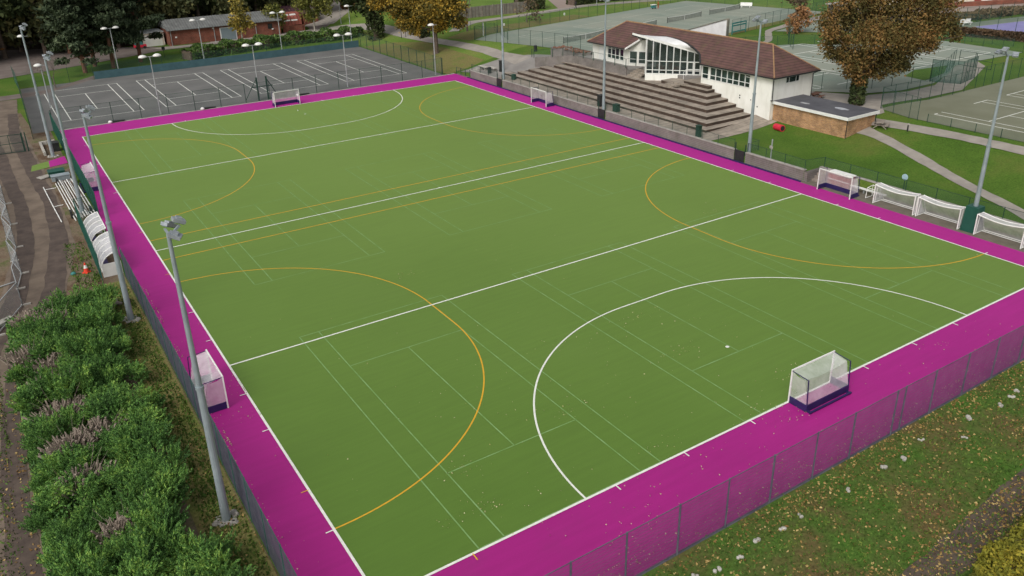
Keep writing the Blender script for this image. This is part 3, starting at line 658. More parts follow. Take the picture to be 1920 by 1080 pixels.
# windows
def window(x, y0, y1, z0, z1, n, low=.55, fw=.07, m='glass', topl=0):
    f = MB(); d = .07
    f.box(x-d, y0, z0, x-.002, y1, z0+fw); f.box(x-d, y0, z1-fw, x-.002, y1, z1)
    for k in range(n+1):
        y = y0+(y1-y0)*k/n; f.box(x-d-.01, y-fw/2, z0, x-.004, y+fw/2, z1)
    f.box(x-d+.01, y0, z0+low, x-.003, y1, z0+low+fw)
    if topl: f.box(x-d+.01, y0, z1-topl, x-.0035, y1, z1-topl+fw)
    o = f.build('window', M['white'], cb)
    MB().box(x-.025, y0+.01, z0+.01, x-.006, y1-.01, z1-.01).build('pane', M[m], o)
window(69.7, 50.25, 51.3, 4.88, 6.5, 1)
for k in range(6): window(69.7, 49.98-.98*(k+1), 49.98-.98*k-.06, 4.88, 6.5, 1)
window(69.7, 43.3, 44.05, 4.88, 6.5, 1, topl=.35); 
for yy in (71.2, 70.3, 69.4, 68.4): window(70.15, yy-.82, yy, 4.75, 6.45, 1, topl=.32 if yy > 70 else 0)
MB().box(70.08, 71.9, 4.25, 70.145, 73.3, 6.2).build('door', M['white'], cb)
# gable window, facing the annex
f = MB(); f.box(72.0, 39.84, 5.72, 74.4, 39.895, 6.58); o = f.build('window', M['white'], cb)
for a, b in ((72.06, 72.5), (72.62, 73.72), (73.84, 74.3)): MB().box(a, 39.82, 5.8, b, 39.836, 6.52).build('pane', M['glass'], o)
dp = MB(); dp.path([(69.16, 39.3, 6.65), (69.75, 39.8, 6.4), (69.85, 39.8, 3.9)], .05).build('downpipe', M['black'], cb)
MB().path([(77.3, 39.3, 6.7), (76.9, 39.8, 6.3), (76.9, 39.8, 2.6)], .05).build('downpipe', M['black'], cb)
for y, z, s in ((44.75, 3.75, .16), (44.75, 3.45, .16), (42.95, 3.5, .12), (42.5, 3.42, .26), (41.85, 2.85, .14)):
    MB().box(69.66, y-s/2, z-s/2, 69.695, y+s/2, z+s/2).build('vent', M['black'], cb)
# porch wall between wing and lobby
A = Vector((70.3, 66.7)); B = Vector((72.4, 63.2)); dv = (B-A).normalized(); nv = Vector((-dv.y, dv.x))
if nv.x > 0: nv = -nv
def vwall(A, B, th, z0, za, zb):
    n = Vector((-(B-A).y, (B-A).x)).normalized()*th/2; mb = MB()
    vs = [(A.x+n.x, A.y+n.y, z0), (B.x+n.x, B.y+n.y, z0), (B.x-n.x, B.y-n.y, z0), (A.x-n.x, A.y-n.y, z0), (A.x+n.x, A.y+n.y, za), (B.x+n.x, B.y+n.y, zb), (B.x-n.x, B.y-n.y, zb), (A.x-n.x, A.y-n.y, za)]
    return mb.add(vs, [(0, 3, 2, 1), (4, 5, 6, 7), (0, 1, 5, 4), (1, 2, 6, 5), (2, 3, 7, 6), (3, 0, 4, 7)])
vwall(A, B, .15, 4.0, 7.4, 8.4).build('porch_wall', M['render'], cb)
for s0, s1 in ((.15, 1.35), (1.5, 2.7), (2.85, 3.7)):
    a = A+dv*s0+nv*.1; b = A+dv*s1+nv*.1
    o = vwall(a, b, .05, 4.55, 6.35, 6.35).build('window', M['white'], cb)
    for z0, z1 in ((4.65, 5.15), (5.22, 6.25)):
        a2 = A+dv*(s0+.09)+nv*.13; b2 = A+dv*(s1-.09)+nv*.13
        vwall(a2, b2, .02, z0, z1, z1).build('pane', M['glass'], o)
# glazed lobby
GA = Vector((68.0, 60.4)); GB = Vector((72.9, 54.83)); gd = (GB-GA).normalized(); gn = Vector((-gd.y, gd.x))
if gn.x > 0: gn = -gn
GL = (GB-GA).length; ztop = lambda s: 8.85-(8.85-7.0)*s/GL
lob = MB().slab([(GA.x, GA.y, 4.24), (GB.x, GB.y, 4.24), (75.6, 57, 4.24), (75.6, 65.5, 4.24), (71.8, 64.5, 4.24)], .1)
lob.build('lobby_floor', M['carpet'], cb)
pl = vwall(GA-gd*.05+gn*.04, GA+gd*4.4+gn*.04, .2, 2.9, 4.2, 4.2); pl.build('plinth', M['render'], cb)
fm = MB(); n = 8
def gp(s, o=0): q = GA+gd*s+gn*o; return q
for k in range(n+1):
    q = gp(GL*k/n); w = .1 if 0 < k < n else .16
    fm.bar((q.x, q.y, 4.2), (q.x, q.y, ztop(GL*k/n)+.05), w)
for z in (4.26, 4.62+.2, 6.02): fm.bar((*gp(0), z), (*gp(GL), z), .08, .08)
fm.bar((*gp(0), 4.3), (*gp(GL), 4.3), .12, .12)
fm.build('mullions', M['white'], cb)
for k in range(n):
    a = gp(GL*k/n+.05, -.02); b = gp(GL*(k+1)/n-.05, -.02)
    vwall(a, b, .02, 4.3, ztop(GL*k/n), ztop(GL*(k+1)/n)).build('pane', M['clearglass'], cb)
for k in (6, 7):
    a = gp(GL*k/n+.1, .05); b = gp(GL*(k+1)/n-.1, .05)
    d_ = MB(); 
    for z in (4.32, 5.0, 6.0): d_.bar((*a, z), (*b, z), .06, .12)
    for q in (a, b): d_.bar((*q, 4.3), (*q, 6.0), .08)
    d_.build('door', M['white'], cb)
SA = GA; SB = Vector((71.6, 64.4))
sw = MB(); Ls = (SB-SA).length
for k in range(4):
    q = SA+(SB-SA)*k/3; sw.bar((q.x, q.y, 4.2), (q.x, q.y, 8.6), .1)
for z in (4.25, 6.02): sw.bar((*SA, z), (*SB, z), .08)
sw.build('side_mullions', M['white'], cb)
vwall(SA, SB, .02, 4.25, 8.7, 8.4).build('pane', M['clearglass'], cb)
MB().box(75.4, 53.6, 4.25, 75.58, 66.4, 8.3).build('lobby_back_wall', M['inner'], cb)
fu = MB()
for (x, y) in ((71.2, 60.2), (72.4, 59.0), (73.2, 60.8), (72.0, 62.0)): fu.box(x-.35, y-.35, 4.25, x+.35, y+.35, 4.95)
fu.build('lobby_seats', M['redpaint'], cb)
# canopy: fascia line and white curved roof behind
c0 = Vector((66.7, 61.88, 9.72)); c1 = Vector((72.75, 55.0, 7.36))
o_ = gn*.35
tp = []; nc = 10
cur3 = [(71.2, 65.2), (71.57, 64.17), (71.73, 62.45), (71.83, 61.7), (71.93, 60.73), (71.89, 59.42), (71.76, 57.92), (71.44, 56.04), (71.2, 55.1), (71.06, 54.63), (71.0, 54.5)]
cur3 = [(71.1, 65.2, rz(71.1)-.15)]+[(x, y, rz(x)+.06) for x, y in cur3[1:]]
vs = []; fs = []
for i in range(nc+1):
    t = i/nc; a = c0.lerp(c1, t); b = Vector(cur3[i])
    for j in range(6):
        s = j/5; p_ = a.lerp(b, s); p_.z += .10*math.sin(math.pi*s)*math.sin(math.pi*min(1, t*1.05)); vs.append(p_)
for i in range(nc):
    for j in range(5): fs.append((i*6+j, i*6+j+1, (i+1)*6+j+1, (i+1)*6+j))
mb = MB(); mb.add(vs, fs); nv_ = len(vs); mb.add([(v.x, v.y, v.z-.14) for v in vs], [tuple(reversed(f_)) for f_ in fs])
mb.build('canopy', M['whiteroof'], cb)
dzz = .34
MB().add([tuple(c0+Vector((o_.x*.15, o_.y*.15, .03))), tuple(c1+Vector((o_.x*.15, o_.y*.15, .03))), tuple(c1+Vector((o_.x*.15, o_.y*.15, -.33))), tuple(c0+Vector((o_.x*.15, o_.y*.15, -.24))),
          tuple(c0+Vector((-o_.x*.1, -o_.y*.1, .03))), tuple(c1+Vector((-o_.x*.1, -o_.y*.1, .03))), tuple(c1+Vector((-o_.x*.1, -o_.y*.1, -.33))), tuple(c0+Vector((-o_.x*.1, -o_.y*.1, -.24)))],
         [(0, 1, 2, 3), (7, 6, 5, 4), (0, 4, 5, 1), (1, 5, 6, 2), (2, 6, 7, 3), (3, 7, 4, 0)]).build('fascia', M['white'], cb)
bt = MB()
for i in range(5):
    t = i/4*.3; a = c0.lerp(c1, t)+Vector((0, 0, -.3)); b = Vector((71.3+.2*i, 64.6-.5*i, 8.1)); bt.bar(a, b, .12, .2)
bt.build('canopy_rafter', M['black'], cb)
hr = MB(); hp = gp(5.5, .6); hq = gp(5.3, 1.7)
hr.path([(hp.x, hp.y, 4.2), (hp.x, hp.y, 5.1), (hq.x, hq.y, 4.95), (hq.x, hq.y, 4.0)], .03).build('handrail', M['white'], cb)
# white rear roof rising behind the ridge
MB().add([(77.4, 55.0, 11.2), (77.4, 62.6, 8.8), (77.4, 55.0, 8.6), (77.4, 62.6, 8.5), (77.65, 55.0, 11.2), (77.65, 62.6, 8.8), (77.65, 55.0, 8.6), (77.65, 62.6, 8.5)],
         [(0, 1, 3, 2), (6, 7, 5, 4), (0, 4, 5, 1), (2, 3, 7, 6), (0, 2, 6, 4), (1, 5, 7, 3)]).build('rear_gable', M['whiteroof'], cb)
MB().bar((77.5, 54.9, 11.28), (77.5, 62.9, 8.82), .4, .1).box(77.35, 54.75, 7.2, 77.65, 54.97, 11.3).build('rear_gable_trim', M['inner'], cb)
MB().box(77.01, 55.0, 3.0, 83, 62.6, 6.45).build('rear_wing', M['render'], cb)

# brick annex
an = empty('brick_annex', (72.8, 35, 1), 'flat roofed buff brick annex at the right end of the clubhouse', 'outbuilding')
MB().box(70.25, 29.6, .6, 75.3, 39.85, 3.62).build('wall', M['buffbrick'], an)
MB().box(69.95, 29.3, 3.55, 75.6, 39.88, 3.88).build('fascia', M['white'], an)
MB().box(70.05, 29.4, 3.885, 75.5, 39.86, 3.91).build('roof', M['felt'], an)
for (x, y, a, b) in ((72.9, 32.4, .45, 1.0), (71.9, 36.7, .3, .7)):
    q = MB(); k = 18; rr = random.Random(5)
    q.poly([(x+a*math.cos(2*math.pi*i/k)*(.8+.3*rr.random()), y+b*math.sin(2*math.pi*i/k)*(.8+.3*rr.random()), 3.916) for i in range(k)]).build('puddle', M['pool'], an)
MB().path([(70.2, 29.52, 3.5), (70.2, 29.52, 1.1)], .045).build('downpipe', M['black'], an)
MB().path([(75.35, 29.52, 3.6), (75.35, 29.52, 1.1)], .06).build('downpipe', M['black'], an)
b_ = MB().box(69.55, 39.6, 3.93, 69.8, 39.87, 3.99); b_.build('flashing', M['black'], an)
# red drum lying by the annex
def lyingdrum(c, ax, r, l, m, nm, lab, cat):
    a = Vector(c)-Vector(ax)*l/2; b = Vector(c)+Vector(ax)*l/2
    o = MB(); o.tube(a, b, r, r, 14); e = o.build(nm, M[m], label=lab, cat=cat); ORG[e.name] = Vector((0, 0, 0))
    MB().tube(b+Vector(ax)*.004, b+Vector(ax)*.02, r*.78, r*.78, 12).build('open_end', M['black'], e)
    h = MB(); 
    for s in (-.32, .3): q = Vector(c)+Vector(ax)*l*s; h.tube(q-Vector(ax)*.04, q+Vector(ax)*.04, r*1.04, r*1.04, 14, False)
    h.build('hoop', M[m], e)
lyingdrum((68.0, 36.9, T(68, 36.9)+.36), Vector((-.2, -.97, .05)).normalized(), .38, 1.3, 'red', 'drum', 'bright red drum lying on the lawn against the brick annex', 'drum')
# picnic bench behind annex
def picnic(loc, rz, lab, group=None, m='wood'):
    e = empty('picnic_table', loc, lab, 'picnic table', group, rz)
    MB().box(-.9, -.38, .7, .9, .38, .76).build('table_top', M[m], e)
    for s in (-1, 1): MB().box(-.9, s*.75-.13, .42, .9, s*.75+.13, .47).build('seat', M[m], e)
    for s in (-.6, .6): MB().bar((s, -.72, 0), (s, .2, .7), .08).bar((s, .72, 0), (s, -.2, .7), .08).bar((s, -.8, .4), (s, .8, .4), .07).build('leg', M[m], e)
picnic((75.0, 28.6, T(75, 28.6)), .5, 'small wooden picnic table by the path behind the annex')
picnic((78.9, 40.6, T(78.9, 40.6)), .2, 'reddish picnic table behind the end of the clubhouse', m='pinebark')
e = empty('bollard_light', (74.7, 25.1, T(74.7, 25.1)), 'short path bollard with pale cap beside the curved path', 'bollard')
MB().tube((74.7, 25.1, 2.5), (74.7, 25.1, 3.25), .09, .08).build('post', M['black'], e); MB().tube((74.7, 25.1, 3.25), (74.7, 25.1, 3.4), .12, .08).build('cap', M['conc'], e)

# ------------------------------------------------------------ masts and lamps
def mast(x, y, z0, lab, face, base='plinth', H=15.3):
    e = empty('floodlight_mast', (x, y, 0), lab, 'floodlight mast', 'floodlight masts round the pitch')
    m = MB(); m.tube((x, y, z0), (x, y, z0+.9), .215, .205, 12); m.tube((x, y, z0+.9), (x, y, 7.5), .20, .155, 12); m.tube((x, y, 7.5), (x, y, H-.5), .135, .085, 12)
    m.tube((x, y, 7.4), (x, y, 7.55), .19, .19, 12).build('column', M['steel'], e, smooth=False)
    MB().bar((x, y-.6, H-.45), (x, y+.6, H-.45), .09).bar((x, y, H-.6), (x+face*.5, y, H-.2), .09).build('crossarm', M['steel'], e)
    for dy, dx, dz, tw in ((-.62, .0, -.1, -.5), (.1, .35, .25, 0), (.66, .05, -.05, .5)):
        c = Vector((x+face*(dx+.15), y+dy, H-.25+dz)); rot = Matrix.Rotation(tw*face*.9, 3, 'Z') @ Matrix.Rotation(face*R(25), 3, 'Y')
        b = MB(); b.box(-.24, -.21, -.08, .27, .21, .06); b.box(-.12, -.14, .06, .12, .14, .14)
        b.v = [tuple(rot @ Vector(v)+c) for v in b.v]; f = b.build('floodlight', M['flood'], e)
        gl = MB(); gl.box(-.2, -.17, -.11, .23, .17, -.082); gl.v = [tuple(rot @ Vector(v)+c) for v in gl.v]; gl.build('lens', M['floodglass'], f)
    if base == 'plinth':
        rr = random.Random(int(y*10)); mb = MB()
        mb.box(x-.42, y-.42, z0-.1, x+.42, y+.42, z0+.08)
        for _ in range(6):
            a = rr.uniform(0, 6.3); mb.lathe((x+.5*math.cos(a), y+.5*math.sin(a), z0+.03), [(.1, -.1), (rr.uniform(.12, .26), .02), (.08, .16)], 7)
        mb.build('concrete_base', M['conc'], e)
    elif base == 'box':
        mb = MB(); w, t = .62, .52
        mb.add([(x-w, y-w, 0), (x+w, y-w, 0), (x+w, y+w, 0), (x-w, y+w, 0), (x-t, y-t, 2.25), (x+t, y-t, 2.25), (x+t, y+t, 2.25), (x-t, y+t, 2.25)],
               [(0, 3, 2, 1), (4, 5, 6, 7), (0, 1, 5, 4), (1, 2, 6, 5), (2, 3, 7, 6), (3, 0, 4, 7)]); mb.build('padded_base', M['green_bin'], e)
mast(-4.03, 8.6, 0, 'tall grey floodlight mast nearest the camera at the left fence', 1)
mast(-4.06, 33.4, 0, 'tall grey floodlight mast between the conifer scrub and the shelters', 1)
mast(-3.92, 59.5, 0, 'tall grey floodlight mast beside the stacked white poles', 1)
mast(-4.13, 83.7, 0, 'tall grey floodlight mast farthest along the left fence by the grey crate', 1)
mast(58.9, 33.2, 1, 'tall grey floodlight mast below the lawn in front of the clubhouse right end', -1, 'none')
mast(59.0, 58.3, 1, 'tall grey floodlight mast in front of the terraced seating', -1, 'none')
mast(59.2, 83.3, 1, 'tall grey floodlight mast at the far corner plaza', -1, 'none', 17)
mast(58.9, 8.4, 0, 'tall grey floodlight mast standing in the padded green box', -1, 'box')
def courtlamp(x, y, lab, heads, H, group):
    e = empty('court_lamp', (x, y, 0), lab, 'lamp post', group)
    MB().tube((x, y, 0), (x, y, H-.1), .10, .06, 8).build('column', M['lampsteel'], e)
    MB().bar((x-(.75 if heads == 2 else 0), y, H-.12), (x+.75, y, H-.12), .07).build('arm', M['lampsteel'], e)
    for s in ((-1, 1) if heads == 2 else (-.35,)):
        c = (x+s*.95, y, H-.2); h = MB(); h.lathe(c, [(.30, 0), (.58, .06), (.52, .22), (.28, .36), (.1, .4)], 12); h.build('lamp_head', M['lamphead'], e, smooth=True)
for x, lab, n in ((-1.8, 'single headed court lamp by the far left corner of the tarmac courts', 1), (11.7, 'twin headed court lamp beside the pines at the back of the courts', 2), (26.7, 'twin headed court lamp at the left end of the laurel hedge', 2), (41.7, 'twin headed court lamp in front of the red shed', 2), (56.4, 'single headed court lamp at the far right corner of the tarmac courts', 1)):
    courtlamp(x, 137.2 if x > 20 else 137.3, lab, n, 7.7, 'lamp posts behind the tarmac courts')
for x, lab, n in ((-1.6, 'single headed court lamp by the dark green netted fence', 1), (11.0, 'twin headed court lamp in front of the second tarmac court bay', 2), (25.2, 'twin headed court lamp left of the far goal', 2), (39.3, 'twin headed court lamp between far goal and oak', 2), (55.05, 'single headed court lamp in front of the big yellow oak', 1)):
    courtlamp(x, 98.1 if x > 0 else 112.7, lab, n, 8.2 if x > 0 else 6.4, 'lamp posts on the pitch side of the tarmac courts')
def streetlight(x, y, H, lab, m='lampsteel'):
    z = T(x, y); e = empty('street_light', (x, y, z), lab, 'street light')
    MB().tube((x, y, z), (x, y, z+H), .08, .05, 6).build('column', M[m], e); MB().bar((x-.1, y, z+H), (x-.7, y, z+H+.1), .14, .08).build('lamp_head', M['flood'], e)
streetlight(63.6, 160.5, 4.6, 'small street light at the road junction')
streetlight(117.0, 133.0, 7, 'street light by the tan path near the walker')

# ------------------------------------------------------------ hockey goals
def hockey_goal(name, loc, rz, lab, grp='hockey goals round the pitch'):
    # opening faces +y in local space, posts along x
    e = empty(name, loc, lab, 'hockey goal', grp, rz); ORG[e.name] = Vector((0, 0, 0))
    w, h, d = 1.83, 2.14, 1.25
    for s in (-1, 1): MB().bar((s*w, 0, 0), (s*w, 0, h), .075).build('post', M['white'], e)
    MB().bar((-w-.04, 0, h), (w+.04, 0, h), .075).build('crossbar', M['white'], e)
    for s in (-1, 1):
        MB().bar((s*w, -.04, h-.05), (s*w, -d*.9, h-.12), .035).bar((s*w, -d*.9, h-.12), (s*w, -d, .1), .05).build('side_frame', M['navy'], e)
    MB().box(-w, -d, 0, w, -d+.04, .46).build('backboard', M['navy'], e)
    for s in (-1, 1): MB().box(s*w-.02, -d+.04, 0, s*w+.02, -.05, .46).build('sideboard', M['navy'], e)
    MB().bar((-w, -d-.22, .08), (w, -d-.22, .08), .1).bar((-w+.1, -d-.25, .05), (-w+.1, -d, .05), .12).bar((w-.1, -d-.25, .05), (w-.1, -d, .05), .12).build('wheel_bar', M['navy'], e)
    nb = MB(); N = 10
    top = []; bot = []
    for i in range(N+1):
        x = -w+2*w*i/N; sag = .14*math.sin(math.pi*i/N)
        top.append((x, -d*.72+.0, h-.22-sag)); bot.append((x, -d+.05, .46))
    fr_ = [(-w+2*w*i/N, -.03, h-.04) for i in range(N+1)]
    md = [((a[0]+b[0])/2, (a[1]+b[1])/2+.0, (a[2]+b[2])/2) for a, b in zip(top, bot)]
    k = N+1
    nb.add(fr_+top+md+bot, [(r*k+i, r*k+i+1, (r+1)*k+i+1, (r+1)*k+i) for r in range(3) for i in range(N)])
    for s, c in ((0, -w), (N, w)):
        nb.add([(c, -.03, h-.04), (c, -.38, h-.2), top[s], md[s], bot[s], (c, -.06, .46)], [(0, 1, 2, 3, 4, 5)])
    nb.build('net', M['net'], e, tri=False)
    return e
hockey_goal('hockey_goal', (27.5, -.03, 0.04), 0, 'hockey goal on the near end line with navy boards facing the camera')
hockey_goal('hockey_goal', (27.3, 91.6, 0.04), math.pi, 'hockey goal on the far end line in front of the tarmac courts')
hockey_goal('hockey_goal', (-1.35, 19.95, 0.04), -math.pi/2, 'hockey goal behind the nearest left mast on the magenta strip')
hockey_goal('hockey_goal', (-1.45, 68.3, 0.04), -math.pi/2, 'hockey goal by the left fence near the stacked white poles')
hockey_goal('hockey_goal', (57.3, 21.05, 0.04), math.pi/2, 'hockey goal beside the red box and white football goals')
hockey_goal('hockey_goal', (56.1, 69.2, 0.04), math.pi/2, 'hockey goal against the wall below the terraced seating')
# white football goals in the recess
def football_goal(y0, y1, lab, x=58.2):
    e = empty('football_goal', (x, (y0+y1)/2, .04), lab, 'football goal', 'small white football goals in the recess')
    h, d = 1.85, 1.6
    for y in (y0, y1):
        MB().tube((x, y, .04), (x, y, h), .05, .05, 8).build('post', M['white'], e)
        s = MB(); s.path([(x, y, .07), (x+d, y, .07)], .035); s.path([(x+d, y, .07), (x+.75, y, h-.02), (x, y, h)], .03); s.path([(x+.25, y, .07), (x+.45, y, h)], .03); s.build('side_frame', M['white'], e)
    N = 8; P1 = [(x, y0+(y1-y0)*i/N, h-.22*math.sin(math.pi*i/N)) for i in range(N+1)]; P2 = [(x+.75, p[1], p[2]+.03) for p in P1]
    MB().path(P1, .05, 8).build('crossbar', M['white'], e); MB().path(P2, .04, 6).build('top_bar', M['white'], e)
    MB().path([(x+d, y0, .07), (x+d, y1, .07)], .045).path([(x+d-.35, y0, .07), (x+d-.35, y1, .07)], .035).build('ground_bar', M['white'], e)
    nb = MB(); k = N+1; P3 = [(x+d, p[1], .1) for p in P1]; P25 = [(x+1.05, p[1], 1.0) for p in P1]
    nb.add(P1+P2+P25+P3, [(r*k+i, r*k+i+1, (r+1)*k+i+1, (r+1)*k+i) for r in range(3) for i in range(N)])
    for i in (0, N): nb.add([P1[i], P2[i], P25[i], P3[i], (x, P1[i][1], .1)], [(0, 1, 2, 3, 4)])
    nb.build('net', M['netw'], e)
football_goal(13.35, 17.35, 'white football goal farthest from the padded green box')
football_goal(9.2, 13.05, 'white football goal left of the padded green box')
football_goal(3.9, 7.75, 'white football goal right of the padded green box')
football_goal(-1.4, 2.6, 'white football goal at the right edge of the photograph')
# recess items
e = empty('storage_box', (59.8, 22.2, .04), 'red box with white lid behind the hockey goal in the recess', 'box')
MB().box(59.5, 21.0, .04, 60.4, 23.4, 1.25).build('body', M['redpaint'], e); MB().box(59.42, 20.95, 1.253, 60.45, 23.45, 1.36).build('lid', M['white'], e)
MB().box(59.482, 21.05, .62, 59.497, 23.35, .68).build('stripe', M['white'], e)
e = empty('lawn_steps', (59.5, 24.4, 0), 'short flight of brown steps at the end of the lawn wall', 'steps')
for k in range(4): MB().box(59.0+.35*k, 24.0-.02*k, .03, 60.7, 24.9, .25*(k+1)).build('step', M['wood'], e)
e = empty('bench', (59.9, 19.5, .04), 'long white bench in the recess beside the set back wall', 'bench')
MB().box(59.7, 17.2, .42, 60.1, 21.6, .48).build('seat', M['white'], e)
for y in (17.6, 19.5, 21.2): MB().box(59.75, y-.04, .04, 60.05, y+.04, .417).build('leg', M['lampsteel'], e)
e = empty('wheeled_frame', (59.2, 17.9, .04), 'small white tubular frame standing left of the football goals', 'frame')
for y in (17.7, 18.5): MB().path([(58.7, y, .1), (58.8, y, 1.1), (59.6, y, 1.2), (59.7, y, .1), (58.7, y, .1)], .03).build('side', M['white'], e)
MB().path([(58.8, 17.7, 1.1), (58.8, 18.5, 1.1)], .03).path([(59.6, 17.7, 1.2), (59.6, 18.5, 1.2)], .03).build('bar', M['white'], e)
e = empty('notice_sign', (61.0, 16.3, 1), 'small pale blue round sign on the lawn fence', 'sign')
MB().bar((61.05, 16.3, 1.0), (61.05, 16.3, 2.2), .05).build('post', M['dkgreen'], e); MB().tube((61.0, 16.3, 2.3), (60.96, 16.3, 2.3), .3, .3, 14).build('plate', mat('pale_blue', (.35, .5, .55), None, 3), e)
e = empty('marker_post', (59.2, 30.2, 1), 'thin grey post with a small plate on the lawn wall', 'post')
MB().bar((58.9, 30.2, 1.1), (58.9, 30.2, 3.2), .09).build('post', M['lampsteel'], e); MB().box(58.8, 30.0, 2.2, 58.84, 30.4, 2.5).build('plate', M['conc'], e)

# bins, cabinets
def bin_(x, y, z, lab, m='black', h=1.05, r=.3, grp=None):
    e = empty('litter_bin', (x, y, z), lab, 'bin', grp)
    MB().lathe((x, y, z), [(r*.85, 0), (r, .1), (r, h*.8)], 12).build('body', M[m], e); MB().lathe((x, y, z+h*.8), [(r*1.08, .003), (r*1.08, h*.1), (r*.6, h*.2)], 12).build('lid', M[m], e)
bin_(70.9, 91.5, T(70.9, 91.5), 'dark bin standing on the grass by the plaza')
bin_(59.9, 88.6, 1.0, 'dark bin by the far corner steps')
bin_(60.2, 81.9, 1.0, 'dark green cabinet beside the far corner mast', 'dkgreen', .9, .38)
def cabinet(x, y, z, sx, sy, h, lab, m='green_bin'):
    e = empty('cabinet', (x, y, z), lab, 'cabinet')
    MB().box(x-sx/2, y-sy/2, z, x+sx/2, y+sy/2, z+h).build('body', M[m], e); MB().box(x-sx/2-.04, y-sy/2-.04, z+h+.003, x+sx/2+.04, y+sy/2+.04, z+h+.07).build('lid', M[m], e)
cabinet(59.5, 56.3, 1.0, .6, .8, .95, 'dark green cabinet right of the mast before the terrace', 'dkgreen')
cabinet(59.8, 59.9, 1.0, .7, .7, 1.5, 'taller black cabinet left of the mast before the terrace', 'black')
cabinet(59.0, 40.9, 1.1, .45, .55, 1.3, 'small green box on a post at the right end of the terrace', 'dkgreen')
cabinet(61.7, 87.9, 1.2, .5, .5, 1.7, 'tall black post box on the plaza', 'black')
# far corner steps with pale slabs
e = empty('corner_steps', (59, 93.5, 0), 'pale slab steps at the far right corner of the pitch', 'steps')
for k in range(5): MB().box(58.4+k*.45, 92.3, 0, 59.6+k*.45, 95.2-.3*k, .22*(k+1)).build('step', M['conc'], e)
for (x, y, z) in ((60.8, 92.0, 1.5), (61.2, 89.9, 1.6)):
    e = empty('bench', (x, y, z-.5), 'pale slab bench near the far corner steps', 'bench', 'slab benches by the far corner')
    MB().box(x-.4, y-1.1, z-.04, x+.4, y+1.1, z+.05).build('seat', M['stone'], e)
    for s in (-.8, .8): MB().box(x-.3, y+s-.1, z-.6, x+.3, y+s+.1, z-.043).build('leg', M['conc'], e)
fence('dark green handrail fence beside the far corner steps', [(57.9, 96.0), (58.3, 92.2)], 1.2, 1.2, 'chain', zf=Z0, name='railing', pr=.05, cat='railing')

# ------------------------------------------------------------ left yard things
def dugout(y0, y1, lab):
    e = empty('team_shelter', (-3.7, (y0+y1)/2, 0), lab, 'team shelter', 'curved white team shelters')
    xb, xf = -4.5, -2.9; N = 8
    pr_ = [(xf-(xf-xb)*math.sin(R(90)*k/N)*1.0, .9+1.15*math.cos(R(90)*k/N)) for k in range(N+1)]
    pr_ = [(-3.15, 2.05)]+pr_[1:]
    n = max(2, round((y1-y0)/1.1))
    for k in range(n+1):
        y = y0+(y1-y0)*k/n; MB().path([(x, y, z) for x, z in pr_]+[(xb, y, .05)], .045, 6).build('rib', M['white'], e)
    MB().path([(-3.15, y0, 2.05), (-3.15, y1, 2.05)], .04).path([(xb, y0, .5), (xb, y1, .5)], .04).path([(-3.15, y0, 1.2), (-3.15, y1, 1.2)], .03).build('rail', M['white'], e)
    cv = MB(); vs = [(x, y, z) for y in (y0, y1) for x, z in pr_+[(xb, .05)]]; k = len(pr_)+1
    cv.add(vs, [(i, i+1, k+i+1, k+i) for i in range(k-1)]).build('cover', M['perspex'], e)
    MB().box(xb+.2, y0+.1, .42, xb+.65, y1-.1, .47).build('bench', M['navy'], e)
    MB().box(xb-.02, y0-.02, .04, -3.1, y0+.03, 1.15).build('end_panel', M['white'], e)
    MB().box(xb-.02, y1-.03, .04, -3.1, y1+.02, .9).build('end_panel', M['perspex'], e)
dugout(42.4, 47.3, 'curved white team shelter with solid end panel nearest the cone')
dugout(48.3, 53.2, 'curved white team shelter nearest the stacked poles')
e = empty('traffic_cone', (-5.55, 44.4, 0.02), 'red traffic cone with white collar by the dirt track', 'cone')
MB().lathe((-5.55, 44.4, .02), [(.34, 0), (.34, .06)], 4).build('base', M['orange'], e)
MB().lathe((-5.55, 44.4, .08), [(.22, 0), (.15, .34)], 12).build('cone', M['orange'], e)
MB().lathe((-5.55, 44.4, .42), [(.15, 0), (.09, .26)], 12).build('collar', M['white'], e); MB().lathe((-5.55, 44.4, .68), [(.09, 0), (.045, .2)], 12).build('tip', M['orange'], e)
MB().lathe((-6.5, 44.6, .02), [(.18, 0), (.22, .1), (.12, .2)], 8).build('bucket', M['teal'], label='small teal bucket left of the traffic cone', cat='bucket')
# stacked pole trolley
rr = random.Random(4)
e = empty('stacked_goal_frame', (-3.8, 64, 0.05), 'bundle of dismantled white goal poles lying along the left fence', 'pole stack')
for k in range(9):
    x = -4.75+.22*k; zz = .25+.12*(k % 3); MB().tube((x, 57.6+rr.uniform(-.3, .3), zz), (x-.35, 71.0+rr.uniform(-.4, .4), zz+.1), .05, .05, 6).build('pole', M['white'], e)
for y in (59.2, 71.2):
    for x in (-4.9, -3.2): MB().box(x-.1, y-.35, .05, x+.1, y+.35, .75).build('end_pad', M['black'], e)
    MB().bar((-5.0, y, .3), (-3.0, y, .3), .1).build('cross_bar', M['lampsteel'], e)
MB().path([(-5.9, 58.2, .12), (-6.1, 64, .12), (-6.3, 71, .12)], .05).path([(-6.2, 70, .1), (-5.2, 70, .1)], .04).path([(-6.0, 63.5, .1), (-5.2, 63.6, .1)], .04).build('goal_frame', M['white'], label='long white goal frame lying flat on the yard beside the pole bundle', cat='goal frame')
